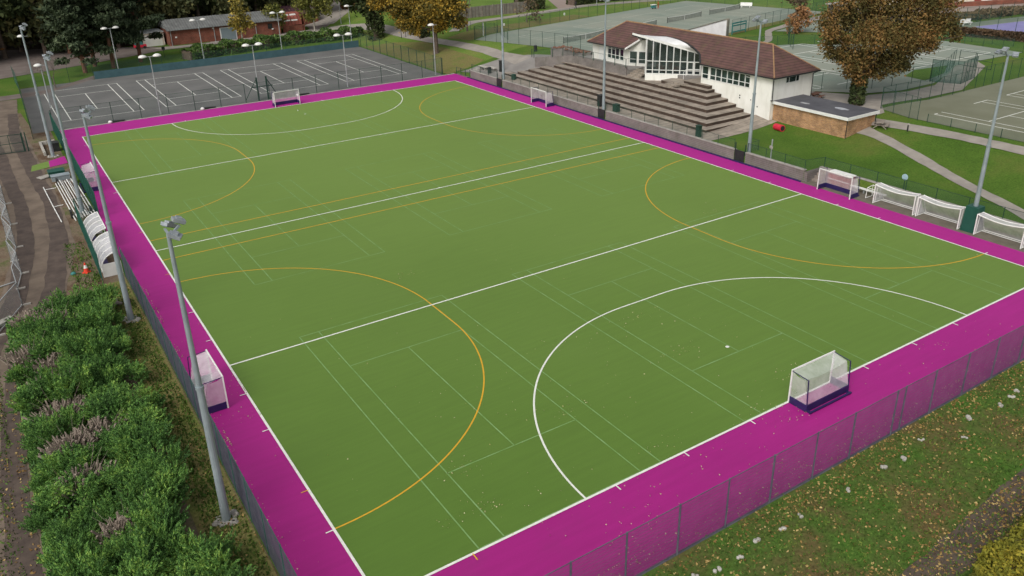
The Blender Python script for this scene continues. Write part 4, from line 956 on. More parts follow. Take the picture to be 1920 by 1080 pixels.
for (x, y, z, sx, sy, h, lab, m) in ((-3.6, 86.5, .02, 1.0, 1.2, 1.0, 'black crate by the farthest left mast', 'black'), (-4.6, 75.2, .02, 1.6, 1.4, .55, 'green flat crate at the end of the pole bundle', 'green_bin'), (-4.4, 73.2, .02, 1.8, 1.0, .5, 'grey crate of parts at the end of the pole bundle', 'steel')):
    cabinet(x, y, z, sx, sy, h, lab, m)
MB().slab([(-6.6, 75.2, .16), (-5.0, 75.9, .2), (-4.9, 74.8, .2), (-6.2, 74.2, .16)], .08).build('loose_panel', M['conc'], label='loose grey panel lying on the yard by the crates', cat='panel')
e = empty('block_plinth', (-4.3, 87, 0), 'low pale block wall beside the farthest left mast', 'wall')
MB().box(-5.0, 84.6, 0, -4.75, 90.6, .45).build('block_course', M['stone'], e); MB().box(-4.75, 90.3, 0, -3.3, 90.6, .453).build('block_course', M['stone'], e)
# temporary mesh panels at the left edge
pz = [(-12.3, 36.2), (-10.4, 40.6), (-10.5, 44.0), (-10.0, 47.2), (-10.5, 50.5), (-9.95, 53.8), (-10.5, 57.2), (-9.95, 60.5), (-10.5, 64), (-10.0, 67.5), (-10.6, 71), (-10.1, 74.5)]
for i, (a, b) in enumerate(zip(pz, pz[1:])):
    e = empty('site_fence', (a[0], a[1], 0), 'galvanised site fence panel zigzagging beside the dirt track', 'fence panel', 'zigzag site fence panels')
    mb = MB()
    for q in (a, b): mb.tube((*q, .02), (*q, 1.95), .03, .03, 6)
    mb.bar((*a, 1.93), (*b, 1.93), .05).bar((*a, .15), (*b, .15), .05).build('frame', M['lampsteel'], e)
    MB().add([(*a, .15), (*b, .15), (*b, 1.93), (*a, 1.93)], [(0, 1, 2, 3)]).build('mesh_panel', seethru('site_mesh', (.45, .47, .48), .32) if i == 0 else bpy.data.materials['site_mesh'], e)
    MB().box(a[0]-.12, a[1]-.1, 0, a[0]+.55, a[1]+.1, .14).build('foot', M['conc'], e)
MB().path([(-12.8, 44.9, .1), (-10.6, 45.6, .12)], .05).build('scaffold_tube', M['lampsteel'], label='pale scaffold tube leaning from the site fence', cat='tube')
MB().slab([(-13.6, 37.2, .3), (-11.3, 38.9, .25), (-11.1, 38.4, .25), (-13.3, 36.4, .3)], .18).build('pale_log', M['stone'], label='pale split log lying at the foot of the site fence', cat='log')
# little timber hut-like nest of boards by the scrub
e = empty('timber_shelter', (-5.3, 35.2, 0), 'small tilted wooden box beside the second left mast', 'box')
MB().slab([(-5.7, 34.6, .75), (-5.1, 34.4, .85), (-5.1, 35.3, .85), (-5.7, 35.5, .75)], .7).build('box', M['pinebark'], e)
MB().slab([(-5.85, 34.5, .80), (-5.35, 34.3, 1.15), (-5.35, 35.5, 1.15), (-5.85, 35.7, .80)], .05).slab([(-5.35, 34.3, 1.15), (-4.95, 34.25, .78), (-4.95, 35.4, .78), (-5.35, 35.5, 1.15)], .05).build('lid', M['wood'], e)
rubble(9, 14, (-5.0, 36.4, .05, -4.2, 37.6, .3)).build('rubble_heap', M['wood'], label='small heap of logs and stones near the second left mast', cat='heap')
# ------------------------------------------------------------ foliage
def cards(name, C, size, m, seed=0, elong=1.5, up=None, jit=.4, parent=None, outward=None, tilt=None):
    """many small leaf quads; C = (N,3) centres"""
    rg = np.random.default_rng(seed); C = np.asarray(C, float); N = len(C)
    a = rg.normal(size=(N, 3))
    if outward is not None: a = a*.55+outward
    a /= np.linalg.norm(a, axis=1)[:, None]
    b = rg.normal(size=(N, 3))
    if tilt is not None: b = b*.4+np.array(tilt)
    n = np.cross(a, b); n /= np.linalg.norm(n, axis=1)[:, None]+1e-9
    s = size*(1-jit+2*jit*rg.random(N))[:, None]
    A = a*s*elong/2; B = n*s/2
    V = np.empty((N, 4, 3)); V[:, 0] = C-A-B*.6; V[:, 1] = C-A*.2+B*0-B*1.0; V[:, 2] = C+A; V[:, 3] = C-A*.2+B*1.0
    me = bpy.data.meshes.new(name); me.vertices.add(N*4); me.vertices.foreach_set('co', V.astype('f').ravel())
    me.loops.add(N*4); me.loops.foreach_set('vertex_index', np.arange(N*4, dtype='i'))
    me.polygons.add(N); me.polygons.foreach_set('loop_start', np.arange(0, N*4, 4, dtype='i'))
    try: me.polygons.foreach_set('loop_total', np.full(N, 4, dtype='i'))
    except Exception: pass
    me.update(calc_edges=True); me.validate()
    return link(name, me, m, parent)
def blobpts(blobs, dens, rg, shell=.55):
    P = []; O = []
    for (x, y, z, r, *sq) in blobs:
        n = int(dens*r*r); d = rg.normal(size=(n, 3)); d /= np.linalg.norm(d, axis=1)[:, None]
        rad = r*(shell+(1-shell)*rg.random(n)**.6)*(1+.20*rg.normal(size=n)); k = sq[0] if sq else .8
        P.append(np.array([x, y, z])+d*rad[:, None]*np.array([1, 1, k])); O.append(d)
    return np.concatenate(P), np.concatenate(O)
def limbs(mb, base, blobs, r0, trunk_h, rg, n=8):
    b = Vector(base); t = b+Vector((0, 0, trunk_h)); mb.tube(b-Vector((0, 0, .2)), b+Vector((0, 0, .5)), r0*1.35, r0, n); mb.tube(b+Vector((0, 0, .5)), t, r0, r0*.75, n)
    for (x, y, z, r, *_) in blobs:
        c = Vector((x, y, z)); mdl = t.lerp(c, .5)+Vector((rg.normal()*.4, rg.normal()*.4, .3)); st = b.lerp(t, .8+.2*rg.random())
        mb.tube(st, mdl, r0*.4, r0*.22, 5); mb.tube(mdl, c, r0*.22, r0*.08, 5)
        for _ in range(3):
            q = c+Vector(rg.normal(size=3)*r*.5); mb.tube(mdl.lerp(c, .6), q, r0*.1, r0*.03, 4)
    return mb
def tree(name, x, y, z, blobs, lm, label, bark='bark', r0=.4, th=4, leaf=.45, dens=60, seed=1, group=None, cat='tree', elong=1.5, abs_=True, trunkleaf=None, shell=.55):
    rg = np.random.default_rng(seed); e = empty(name, (x, y, z), label, cat, group)
    P, O = blobpts(blobs, dens, rg, shell)
    cards('crown', P, leaf, lm, seed, elong, parent=e, outward=O*.6)
    limbs(MB(), (0, 0, 0), blobs, r0, th, rg).v
    mb = limbs(MB(), (0, 0, 0), blobs, r0, th, rg); ORG[e.name] = Vector((0, 0, 0)); mb.build('trunk', M[bark], e)
    if trunkleaf:
        n = 900; a = rg.random(n)*6.28; h = rg.random(n)*trunkleaf[0]; r = r0*(1.1+.5*rg.random(n))*trunkleaf[1]
        cards('ivy', np.stack([np.cos(a)*r, np.sin(a)*r, h], 1), .3, trunkleaf[2], seed+5, 1.3, parent=e)
    return e
RT = Vector((.84, -.543)); DP = Vector((.543, .84))       # across and along the valley in plan
def rb(r, h, d, rad, k=.8): q = RT*r+DP*d; return (q.x, q.y, h, rad, k)
# big oak beside the annex
bl = [rb(-3.3, 7.0, 0, 2.0), rb(-3.2, 9.6, 1.5, 2.4), rb(-1.2, 5.4, -1, 1.9), rb(0, 8.5, -2, 2.8), rb(.8, 5.0, 1, 2.2), rb(3.0, 5.2, -.5, 2.1), rb(3.6, 8.6, -1.5, 2.9), rb(5.6, 6.6, 1, 2.0), rb(7.0, 8.8, 0, 2.3), rb(9.4, 9.3, .5, 1.7),
      rb(6, 11.6, 0, 2.8), rb(2, 12, 0, 3.1), rb(-1.5, 12.6, 0, 2.8), rb(8.8, 12.2, 1, 2.2), rb(4.6, 4.6, 0, 1.3), rb(1.5, 9, 3.5, 2.6), rb(4, 14.5, 0, 3.0), rb(-.5, 15, 1, 2.6), rb(.2, 3.6, .4, 1.2), rb(-1.5, 4.0, -.6, 1.1), rb(1.9, 3.7, -.4, 1.1), rb(-.3, 3.0, -.5, .9), rb(-2.4, 5.6, .6, 1.2), rb(7.5, 6.9, -.5, 1.1), rb(-4.4, 8.6, -1, 1.2), rb(10.6, 7.9, 0, .9)]
tree('oak_tree', 79.8, 35.3, 2.95, bl, L['oak'], 'large oak with brown orange autumn leaves beside the flat roofed annex', r0=.55, th=4.2, leaf=.19, dens=420, seed=11, trunkleaf=(3.6, 1.05, L['ivy']), shell=.3)
# yellow oak by the courts
bl = [rb(-8.5, 11, 0, 2.6), rb(-6, 8.0, 1, 2.6), rb(-4.6, 11, -2, 3), rb(-3.0, 6.6, 0, 2.2), rb(-1, 9, -2.5, 3.2), rb(1.5, 6.4, 0, 2.3), rb(3.6, 8.4, 0, 2.4), rb(2.5, 11.5, 0, 3), rb(-2, 13, 0, 3.2), rb(-8, 14, 0, 3), rb(4.6, 5.6, .5, 1.5), rb(-5.5, 5.6, 0, 1.6), rb(.5, 4.9, .5, 1.5), rb(-10.5, 9.6, 0, 1.6), rb(4, 13, 0, 2.5), rb(-4, 9, 3, 2.6), rb(-3.6, 4.4, 0, 1.2)]
tree('oak_tree', 62.6, 112.0, .6, bl, L['yellow'], 'large oak with bright yellow leaves at the corner of the tarmac courts', r0=.55, th=5, leaf=.28, dens=300, seed=12, shell=.35)
# ivy clad tree
bl = [rb(-3.6, 7.6, 0, 2.2), rb(3.4, 7.4, 0, 2.2), rb(-1.5, 6.6, -1, 2.0), rb(5.0, 8.6, 0, 1.8), rb(-5.6, 9.0, 0, 2.0), rb(0, 9, 0, 3), rb(-2.5, 10, 0, 2.6), rb(2.5, 11, 0, 2.6), rb(0, 13, 0, 4), rb(-4, 13, 0, 3), rb(.2, 5.5, 0, 1.9, 1.6), rb(.2, 3, 0, 1.5, 1.5)]
tree('ivy_tree', 61.6, 136.5, .5, bl, L['ivy'], 'dark ivy covered tree behind the corner of the tarmac courts', r0=.6, th=7, leaf=.5, dens=90, seed=13, trunkleaf=(5, 2.0, L['ivy']))
# birches and small trees by the sheds
tree('larch_tree', 38.6, 153.2, 0, [rb(0, 3.5, 0, 1.7), rb(-.5, 5, 0, 2.0), rb(.8, 5.2, .3, 1.7), rb(0, 7, 0, 1.8), rb(.2, 9, 0, 1.5), rb(0, 11, 0, 1.2), rb(-1.6, 4.2, 0, 1.2), rb(1.8, 4.0, 0, 1.2)], L['larch'], 'narrow yellow birch standing in front of the roller shutter', 'birchbark', r0=.16, th=4, leaf=.34, dens=75, seed=14, shell=.2)
tree('birch_tree', 57.2, 160.8, 0, [rb(0, 5, 0, 2.6), rb(-2.4, 6, 0, 2.2), rb(2.4, 6, 0, 2.3), rb(0, 8.5, 0, 3), rb(2, 10, 0, 2.5), rb(-2, 9.5, 0, 2.3), rb(-.8, 3.2, 0, 1.5), rb(3.2, 4.2, 0, 1.4)], L['olive'], 'yellow green birch with white trunk beside the red roofed shed', 'birchbark', r0=.18, th=5, leaf=.36, dens=80, seed=15, shell=.25)
tree('willow_tree', 48.9, 162.6, 0, [rb(0, 2.5, 0, 1.8), rb(-.8, 4.2, 0, 2.0), rb(1.0, 4.0, 0, 1.8), rb(0, 5.6, 0, 1.6)], L['olive'], 'small drooping olive green tree at the end of the brick workshop', r0=.15, th=2.5, leaf=.34, dens=80, seed=16)
tree('lime_tree', 66, 176, 1, [rb(-4, 5, 0, 3), rb(0, 6, 0, 3.6), rb(4, 5.5, 0, 3), rb(-2, 9, 0, 3.5), rb(3, 9.5, 0, 3.5), rb(-5, 8, 0, 2.5), rb(6, 8, 0, 2.5)], L['olive'], 'broad olive green tree beyond the road junction', r0=.4, th=4, leaf=.5, dens=50, seed=17)
tree('larch_tree', 77, 160, 3, [rb(-2, 5, 0, 3), rb(2, 6, 0, 3.6), rb(-5, 7, 0, 3), rb(0, 9, 0, 3.5)], L['yellow'], 'yellow tree behind the ivy covered tree', r0=.3, th=4, leaf=.5, dens=50, seed=18)
# bare trees
def bare(x, y, H, spread, label, lm=None, dens=0, seed=3, th=.35, m='twig', rot=0):
    rg = np.random.default_rng(seed); z = T(x, y); e = empty('bare_tree', (x, y, z), label, 'tree'); ORG[e.name] = Vector((0, 0, 0))
    mb = MB(); P = []
    def grow(a, d, l, r, k):
        b = a+d*l; mb.tube(a, b, r, r*.65, 5 if k < 2 else 3, False)
        if k >= 5: P.append(b); return
        for _ in range(3):
            nd = (d+Vector(rg.normal(size=3)*spread)+Vector((0, 0, .10))).normalized(); grow(b, nd, l*(.68+.15*rg.random()), r*.58, k+1)
    grow(Vector((0, 0, 0)), Vector((0, 0, 1)), H*th, H*.022, 0); mb.build('trunk', M[m], e)
    if lm is not None:
        P = np.array([list(p) for p in P]); P = np.repeat(P, dens, 0)+rg.normal(size=(len(P)*dens, 3))*.35
        cards('crown', P, .28, lm, seed, 2, parent=e)
    return e
bare(73.6, 119.2, 9.5, .38, 'leafless spreading tree behind the purple sign', seed=5)
bare(88.8, 120.8, 6.0, .55, 'small round leafless tree by the timber fence', L['weep'], 1, seed=6, th=.25)
bare(131.5, 86.0, 8.0, .62, 'bushy brown nearly bare tree right of the white bench', L['weep'], 6, seed=7, th=.26)
bare(118.4, 76.5, 5.2, .6, 'small orange leaved tree beyond the clubhouse roof', L['peach'], 4, seed=8, th=.25)
bare(0.6, 128.2, 5, .5, 'small leafless sapling at the back left corner of the courts', seed=9)
# pines: layered dark crowns on reddish trunks
def pine(x, y, lean, label, H=19, seed=1, layers=9, low=3.2, spread=4.6, grp=None):
    rg = np.random.default_rng(seed); e = empty('pine_tree', (x, y, 0), label, 'tree', grp); ORG[e.name] = Vector((0, 0, 0))
    bl = []; mb = MB(); top = Vector((lean, 0, H)); mb.tube((0, 0, -.2), (lean*.3, 0, H*.35), .38, .3, 8); mb.tube((lean*.3, 0, H*.35), top, .3, .08, 8)
    for i in range(layers):
        h = low+(H-low)*i/layers; s = spread*(1-.55*i/layers)
        for k in range(5):
            a = rg.random()*6.28; rr_ = s*(.45+.55*rg.random()); c = Vector((lean*h/H+math.cos(a)*rr_, math.sin(a)*rr_, h+rg.normal()*.5))
            mb.tube((lean*h/H, 0, h-.4), c, .09, .03, 4); bl.append((c.x, c.y, c.z, 1.25+.5*rg.random(), .42))
        bl.append((lean*h/H, 0, h+.4, 1.5, .6))
    P, O = blobpts(bl, 110, rg, .3); cards('crown', P, .30, L['pine'], seed, 2.2, parent=e, outward=O*.5)
    mb.build('trunk', M['pinebark'], e)
pine(6.6, 140.2, -.4, 'dark pine nearest the blue windbreak corner', seed=21, low=3.4, spread=5.2)
pine(11.6, 141.9, .3, 'dark pine with its trunk behind the twin headed lamp', seed=22, low=6, spread=4.2)
pine(16.9, 145.4, .6, 'dark pine spreading toward the brick workshop', seed=23, low=4.6, spread=5.6)
pine(9, 146, 0, 'tall dark pine standing behind the front row of pines', seed=24, low=7, spread=5)
# dark wood behind
rg = np.random.default_rng(77)
def woodproto(kind, lm, seed, bark):
    rg = np.random.default_rng(seed); bl = []
    for k in range(14):
        h = 2.2+rg.random()*13; s = 4.2*(1-abs(h-8)/14); a = rg.random()*6.28; bl.append((math.cos(a)*s*rg.random()**.5, math.sin(a)*s*rg.random()**.5, h, 1.8+1.3*rg.random(), .75))
    return tree(kind, 0, 0, 0, bl, lm, 'x', bark, r0=.35, th=6, leaf=.55, dens=42, seed=seed, shell=.4)
protos = [(woodproto('woodland_tree', L['dark'], 31, 'bark'), 'dark woodland tree in the belt behind the yard'), (woodproto('woodland_tree', L['dark'], 32, 'bark'), 'dark woodland tree in the belt behind the yard'),
          (woodproto('woodland_tree', L['ivy'], 33, 'bark'), 'dark green woodland tree in the belt behind the yard'), (woodproto('woodland_tree', L['rust'], 34, 'pinebark'), 'rusty leaved woodland tree at the far left edge'), (woodproto('woodland_tree', L['pine'], 35, 'pinebark'), 'dark woodland conifer in the belt behind the yard')]
used = set()
def place(pi, x, y, rz, s):
    o, lab = protos[pi]
    if pi in used: o = copy_tree(o)
    used.add(pi); o.location = (x, y, T(x, y)); o.rotation_euler = (0, 0, rz); o.scale = (s, s, s*(.9+.25*rg.random()))
    o['label'] = lab; o['category'] = 'tree'; o['group'] = lab+'s'
for (x, y) in ((-14, 162), (-9, 166), (-17, 172)): place(3, x, y, rg.random()*6, 1.0)
k = 0
for y0, xs in ((166.5, (-4, 1, 6, 11.5, 17)), (174, (-11, -4, 3, 9, 15, 20, 26, 32, 38, 44, 50)), (183, (-14, -7, 0, 7, 14, 21, 28, 35, 42, 49, 57)), (194, (-16, -8, 0, 9, 17, 25, 33, 42, 50, 58, 67)), (207, (-18, -8, 3, 14, 25, 36, 47, 58, 69))):
    for x in xs:
        k += 1; place((0, 2, 1, 4, 0, 1, 2)[k % 7], x+rg.normal()*1.0+4*(y0 > 170), y0+rg.normal()*1.2, rg.random()*6, .95+.35*rg.random())
# hedges
def hedge(label, pts, w, h, lm, leaf=.3, dens=32, seed=1, bumpy=.35, square=False, name='hedge'):
    rg = np.random.default_rng(seed); z0 = T(*pts[0]); e = empty(name, (pts[0][0], pts[0][1], z0), label, 'hedge'); ORG[e.name] = Vector((pts[0][0], pts[0][1], z0))
    P = []
    core = MB()
    for a, b in zip(pts, pts[1:]):
        a = Vector(a); b = Vector(b); Ln = (b-a).length; n = int(Ln*(w+2*h)*dens); s = rg.random(n); nrm = Vector((-(b-a).y, (b-a).x)).normalized()
        per = rg.random(n)*(w+2*h); off = np.where(per < h, -w/2, np.where(per < h+w, per-h-w/2, w/2)); hh = np.where(per < h, per, np.where(per < h+w, h, per-h-w))
        bm_ = 1+bumpy*(np.sin(s*Ln*1.7+seed)+np.sin(s*Ln*.9+2*seed))*.35; off = off*(bm_ if not square else 1); hh = hh*(bm_ if not square else 1)
        off = off+rg.normal(size=n)*.08; hh = hh+rg.normal(size=n)*.08
        x = a.x+(b.x-a.x)*s+nrm.x*off; y = a.y+(b.y-a.y)*s+nrm.y*off; P.append(np.stack([x-pts[0][0], y-pts[0][1], np.maximum(hh, .05)], 1))
        core.bar((a.x, a.y, z0+h*.42), (b.x, b.y, z0+h*.42), w*.72, h*.8)
    cards('foliage', np.concatenate(P), leaf, lm, seed, 1.4, parent=e)
    core.build('stems', M['bark'], e)
hedge('long green laurel hedge behind the blue windbreak', [(24.5, 141.5), (30, 143.5), (44, 146.3), (55, 146.2), (62, 144.5)], 4.0, 1.9, L['hedge'], .34, 26, 2)
hedge('clipped brown beech hedge beside the purple court', [(136.2, 57.2), (137.0, 50.6), (137.8, 44.0), (138.6, 36)], 1.6, 1.25, L['beech'], .3, 40, 3, square=True)
hedge('dark clipped hedge left of the tan path', [(98.5, 139.5), (104.8, 137.6)], 3, 4.5, L['ivy'], .4, 26, 4, square=True)
hedge('dark clipped hedge right of the tan path behind the walker', [(112.8, 137.5), (124, 139), (138, 134)], 3, 4.5, L['ivy'], .4, 26, 5, square=True)
hedge('round dark green bush by the gates', [(66.2, 126.0), (68.3, 125.4)], 2.2, 1.5, L['ivy'], .3, 50, 6, bumpy=.2, name='bush')
hedge('low grey green bush near the brown bare tree', [(135.5, 79.5), (139.5, 79)], 2.4, 1.4, L['hedge'], .3, 40, 7, bumpy=.2, name='bush')
hedge('reddish hedge beside the road junction', [(71, 176), (75, 163), (77, 152)], 2.5, 1.8, L['rust'], .4, 20, 8)
hedge('scrubby flower bed beyond the purple court', [(149, 66.3), (163, 65), (186, 61.5)], 4.5, .8, L['weep'], .4, 20, 10)
hedge('yellow leaved bush at the bottom right corner', [(19.6, -14.6), (24.5, -14.0), (29, -13.6)], 1.8, .9, L['yellowbush'], .12, 420, 9, name='bush')
# conifer scrub with cut stems
rg = np.random.default_rng(5); sc = []
def scrubproto(seed):
    rg = np.random.default_rng(seed); e = empty('conifer_shrub', (0, 0, 0), 'x', 'shrub'); ORG[e.name] = Vector((0, 0, 0)); bl = []
    for k in range(11):
        a = rg.random()*6.28; r = 1.35*rg.random()**.5; bl.append((math.cos(a)*r, math.sin(a)*r, .45+rg.random()*1.25, .5+.35*rg.random(), .9))
    Pt = []; Ot = []
    for k in range(230):
        b = bl[rg.integers(0, 11)]; dd = rg.normal(size=3); dd[2] = abs(dd[2])*.9; dd /= np.linalg.norm(dd)
        q = np.array(b[:3])+dd*b[3]*rg.uniform(.25, .8); d = dd*.8+np.array([q[0]*.2, q[1]*.2, .62])+rg.normal(size=3)*.2; d /= np.linalg.norm(d); ln = rg.uniform(.55, 1.0)
        n = 54; t = rg.random(n)**.8; rad = rg.normal(size=(n, 3)); rad -= (rad@d)[:, None]*d; rad /= np.linalg.norm(rad, axis=1)[:, None]
        Pt.append(q+d*(t*ln)[:, None]+rad*(.17*(1-t*.85)*rg.random(n)**.6)[:, None]); Ot.append(d*1.4+rad*.8)
    Pt = np.concatenate(Pt); Pt[:, 2] = np.maximum(Pt[:, 2], .02)
    cards('foliage', Pt, .048, L['conifer'], seed, 3.2, parent=e, outward=np.concatenate(Ot))
    mb = MB()
    for k in range(9):
        c = bl[k]; mb.tube((0, 0, 0), (c[0], c[1], c[2]), .05, .02, 4)
    mb.build('stems', M['bark'], e); return e
sp_ = [scrubproto(s) for s in (41, 42, 43, 44)]
stick_spots = [(-8.9, 33.9), (-9.9, 35.3), (-9.4, 27.6), (-10.6, 29.6), (-9.6, 24.8), (-9.6, 21.5), (-9.5, 17.6), (-9.4, 14.1), (-8.2, 9.2), (-8.0, 18.3)]
uses = set(); k = 0
def okspot(x, y):
    return all((x-a)**2+(y-b)**2 > 1.08**2 for a, b in stick_spots)
for y in np.arange(1.0, 37.5, 1.75):
    for x in (-10.9, -10.1, -8.8, -7.5, -6.2, -5.3):
        xr = x+rg.normal()*.28+(.5 if y > 30 else 0)*0; yr = y+rg.normal()*.4
        if x == -5.3 and y > 6: continue
        if x == -6.2 and 6.5 < y < 10.5: xr = -6.8
        if x == -10.1 and (y > 35 or y < 3): continue
        if x == -10.9 and (y > 32 or y < 9): continue
        if not okspot(xr, yr) and x != -10.9: continue
        i = k % 4; o = sp_[i] if i not in uses else copy_tree(sp_[i]); uses.add(i); k += 1
        o.location = (xr, yr, 0); o.rotation_euler = (0, 0, rg.random()*6.28); s = (.62+.3*rg.random())*(.58 if x == -10.9 else 1); o.scale = (s, s, s*(.75+.6*rg.random()))
        o['label'] = 'leafy green conifer shrub in the scrub between track and pitch fence'; o['group'] = 'conifer shrubs in the left scrub'
rgu = np.random.default_rng(91); nU = 52000
yU = 1.5+36*rgu.random(nU); xl = np.where(yU < 9, -11.4, -11.6); xr_ = np.where(yU < 6, -4.9, np.where(yU < 16, -6.0, -6.0)); xU = xl+(xr_-xl)*rgu.random(nU)
zU = np.abs(rgu.normal(size=nU))*.16+(.35+.35*np.sin(xU*2.3+yU)*np.sin(yU*1.7-xU))*rgu.random(nU)
tag(cards('scrub_undergrowth', np.stack([xU, yU, np.maximum(zU, .06)], 1), .10, L['conifer'], 92, 2.4, outward=np.stack([rgu.normal(size=nU)*.5, rgu.normal(size=nU)*.5, np.full(nU, 1.0)], 1)), 'low green growth filling the ground under the conifer scrub', 'undergrowth', kind='stuff')
for i, (x, y) in enumerate(stick_spots):
    rr = random.Random(i+60); mb = MB()
    for _ in range(150):
        a = rr.uniform(0, 6.28); r = rr.uniform(0, 1.0)**.7; q = Vector((x+math.cos(a)*r*1.35, y+math.sin(a)*r*.8, .98+.2*math.cos(r*2))); d = Vector((math.cos(a)*.6*r+rr.gauss(0, .3), math.sin(a)*.5*r+rr.gauss(0, .3), .9)).normalized()
        l = rr.uniform(.28, .75); w = rr.choice((.018, .025, .035, .05, .065)); mb.tube(q, q+d*l, w, w*.8, 5)
    for _ in range(7):
        a = rr.uniform(0, 6.28); q = Vector((x+math.cos(a)*.7, y+math.sin(a)*.4, 1.4)); mb.tube(q, q+Vector((math.cos(a)*.7, math.sin(a)*.7, rr.uniform(.5, 1.1))), .012, .005, 3)
    for _ in range(6):
        a = rr.uniform(0, 6.28); mb.tube((x+math.cos(a)*.4, y+math.sin(a)*.3, 0), (x+math.cos(a)*.6, y+math.sin(a)*.4, 1.2), .06, .05, 5)
    mb.build('cut_stems', M['stick'], label='cluster of bare cut stems poking out of the conifer scrub', cat='cut stems', group='cut stem clusters in the scrub')
# loose leaves and blades
def litter(name, boxes, size, m, label, seed, z=.07):
    rg = np.random.default_rng(seed); P = []
    for (x0, y0, x1, y1, n) in boxes:
        q = rg.random((max(2, n//45), 2)); q = q[rg.integers(0, len(q), n)]+rg.normal(size=(n, 2))*np.array([.9/(x1-x0), .45/(y1-y0)]); un = rg.random(n) < .5; q[un] = rg.random((un.sum(), 2)); q = np.clip(q, 0, 1); x = x0+(x1-x0)*q[:, 0]; y = y0+(y1-y0)*q[:, 1]; P.append(np.stack([x, y, np.full(n, z)+rg.random(n)*.03], 1))
    P = np.concatenate(P); N = len(P); out = np.stack([rg.normal(size=N), rg.normal(size=N), rg.normal(size=N)*.15], 1)*2
    o = cards(name, P, size, m, seed, 1.5, outward=out, tilt=(0, 0, 0)); 
    tag(o, label, 'leaves', kind='stuff'); return o
litter('leaf_litter', [(5, -1.5, 30, 14, 300), (10, -5, 45, 0, 300), (0, 0, 55, 30, 240), (-2.5, 0, 0, 30, 90), (5, -5.0, 45, -4.2, 700), (-2.7, 0, -2.2, 40, 350)], .05, M['litter_pale'], 'pale fallen leaves scattered on the pitch', 3, .06)
litter('leaf_litter', [(6, -16, 60, -5.4, 6500), (6, -6.4, 60, -5.3, 1500), (14, -12.5, 40, -11.0, 1500), (12, -14, 40, -12, 1200), (-16, 0, -12.6, 34, 1500), (-12.2, 0, -11.6, 30, 500), (-5.2, 5, -3.2, 40, 350)], +.085, M['litter'], 'yellow brown fallen leaves on the rough grass', 4, .08)
litter('leaf_litter', [(56.5, 104, 66, 122, 900), (57, 97, 62, 104, 200)], .2, M['litter'], 'orange fallen leaves under the yellow oak', 5, .9) if False else None
def blades(name, boxes, hgt, m, label, seed):
    rg = np.random.default_rng(seed); P = []
    for (x0, y0, x1, y1, n) in boxes:
        m_ = n; c = rg.random((max(1, n//60), 2)); idx = rg.integers(0, len(c), m_); q = c[idx]+rg.normal(size=(m_, 2))*.02
        half = rg.random(m_) < .6; q[half] = rg.random((half.sum(), 2)); P.append(np.stack([x0+(x1-x0)*q[:, 0], y0+(y1-y0)*q[:, 1], np.full(m_, .07)], 1))
    P = np.concatenate(P); N = len(P); tag(cards(name, P, hgt*.35, m, seed, 2.8, outward=np.stack([rg.normal(size=N)*.5, rg.normal(size=N)*.5, np.full(N, 1.4)], 1)), label, 'grass', kind='stuff')
blades('grass_tufts', [(6, -16, 60, -5.5, 26000), (-5.1, 0, -3.3, 40, 8000), (-16, 0, -12.4, 36, 5000), (-6.6, 37, -4.8, 52, 1500)], .22, M['blade'], 'tufts of rough grass beside the fences', 6)
rr = random.Random(8)
for (x, y) in ((11.9, -6.6), (12.9, -6.8), (14.3, -6.9), (15.7, -6.7), (17.2, -6.8), (18.6, -6.6), (22.0, -6.8), (25.0, -6.7), (26.4, -6.8), (28.6, -6.4), (32.4, -6.7), (35.1, -7.0), (36.5, -6.9), (37.2, -6.8), (30.5, -7.6), (13.6, -8.1)):
    s = rr.uniform(.08, .16); mb = MB(); a = rr.uniform(0, 3)
    for _ in range(3):
        c = Vector((x+rr.uniform(-.15, .15), y+rr.uniform(-.12, .12), .06+s*.3)); mb.lathe(c, [(s*.4, -s*.5), (s*rr.uniform(.7, 1), -.05), (s*.8, s*.3), (s*.3, s*.5)], 7)
    mb.build('pale_rock', M['stone'], label='pale rock lying in the rough grass outside the near fence', cat='rock', group='pale rocks outside the near fence')

# ------------------------------------------------------------ north tennis courts furniture
for i, (a, lab) in enumerate(((0, 'tennis net nearest the clubhouse left wing'), (15.3, 'tennis net half hidden behind the clubhouse roof'), (31.0, 'tennis net beyond the white rear gable'), (46.2, 'tennis net nearest the white bench'))):
    e = empty('tennis_net', (*NC(a, 0), 3.0), lab, 'tennis net', 'nets on the pale courts')
    p0 = Vector((*NC(a, 0), 3.05)); p1 = Vector((*NC(a+12.0, 0), 3.05))
    for q in (p0, p1): MB().tube(q, q+Vector((0, 0, 1.1)), .05, .05, 8).build('post', M['black'], e)
    N = 8; tp = [p0.lerp(p1, k/N)+Vector((0, 0, 1.07-.15*math.sin(math.pi*k/N))) for k in range(N+1)]; bt_ = [p0.lerp(p1, k/N)+Vector((0, 0, .05)) for k in range(N+1)]
    MB().add(tp+bt_, [(k, k+1, N+2+k, N+1+k) for k in range(N)]).build('net', M['tnet'], e)
    t_ = MB(); [t_.bar(u_, v_, .04, .07) for u_, v_ in zip(tp, tp[1:])]; t_.bar(tp[N//2], bt_[N//2], .05); t_.build('headband', M['white'], e)
Z3 = lambda x, y: max(T(x, y), .5)
fence('green fence on the near left edge of the pale tennis courts', [NC(-4.6, 18.3), NC(-4.6, -8)], 2.6, 2.9, 'chain', name='court_fence')
fence('green fence along the far side of the pale tennis courts', [NC(-4.6, 18.5), NC(64, 18.5)], 2.5, 3.0, 'chain', name='court_fence', panel='chain')
fence('green fence along the right side of the pale tennis courts', [NC(26, -17.8), NC(64, -17.8)], 2.6, 3.0, 'chain', name='court_fence')
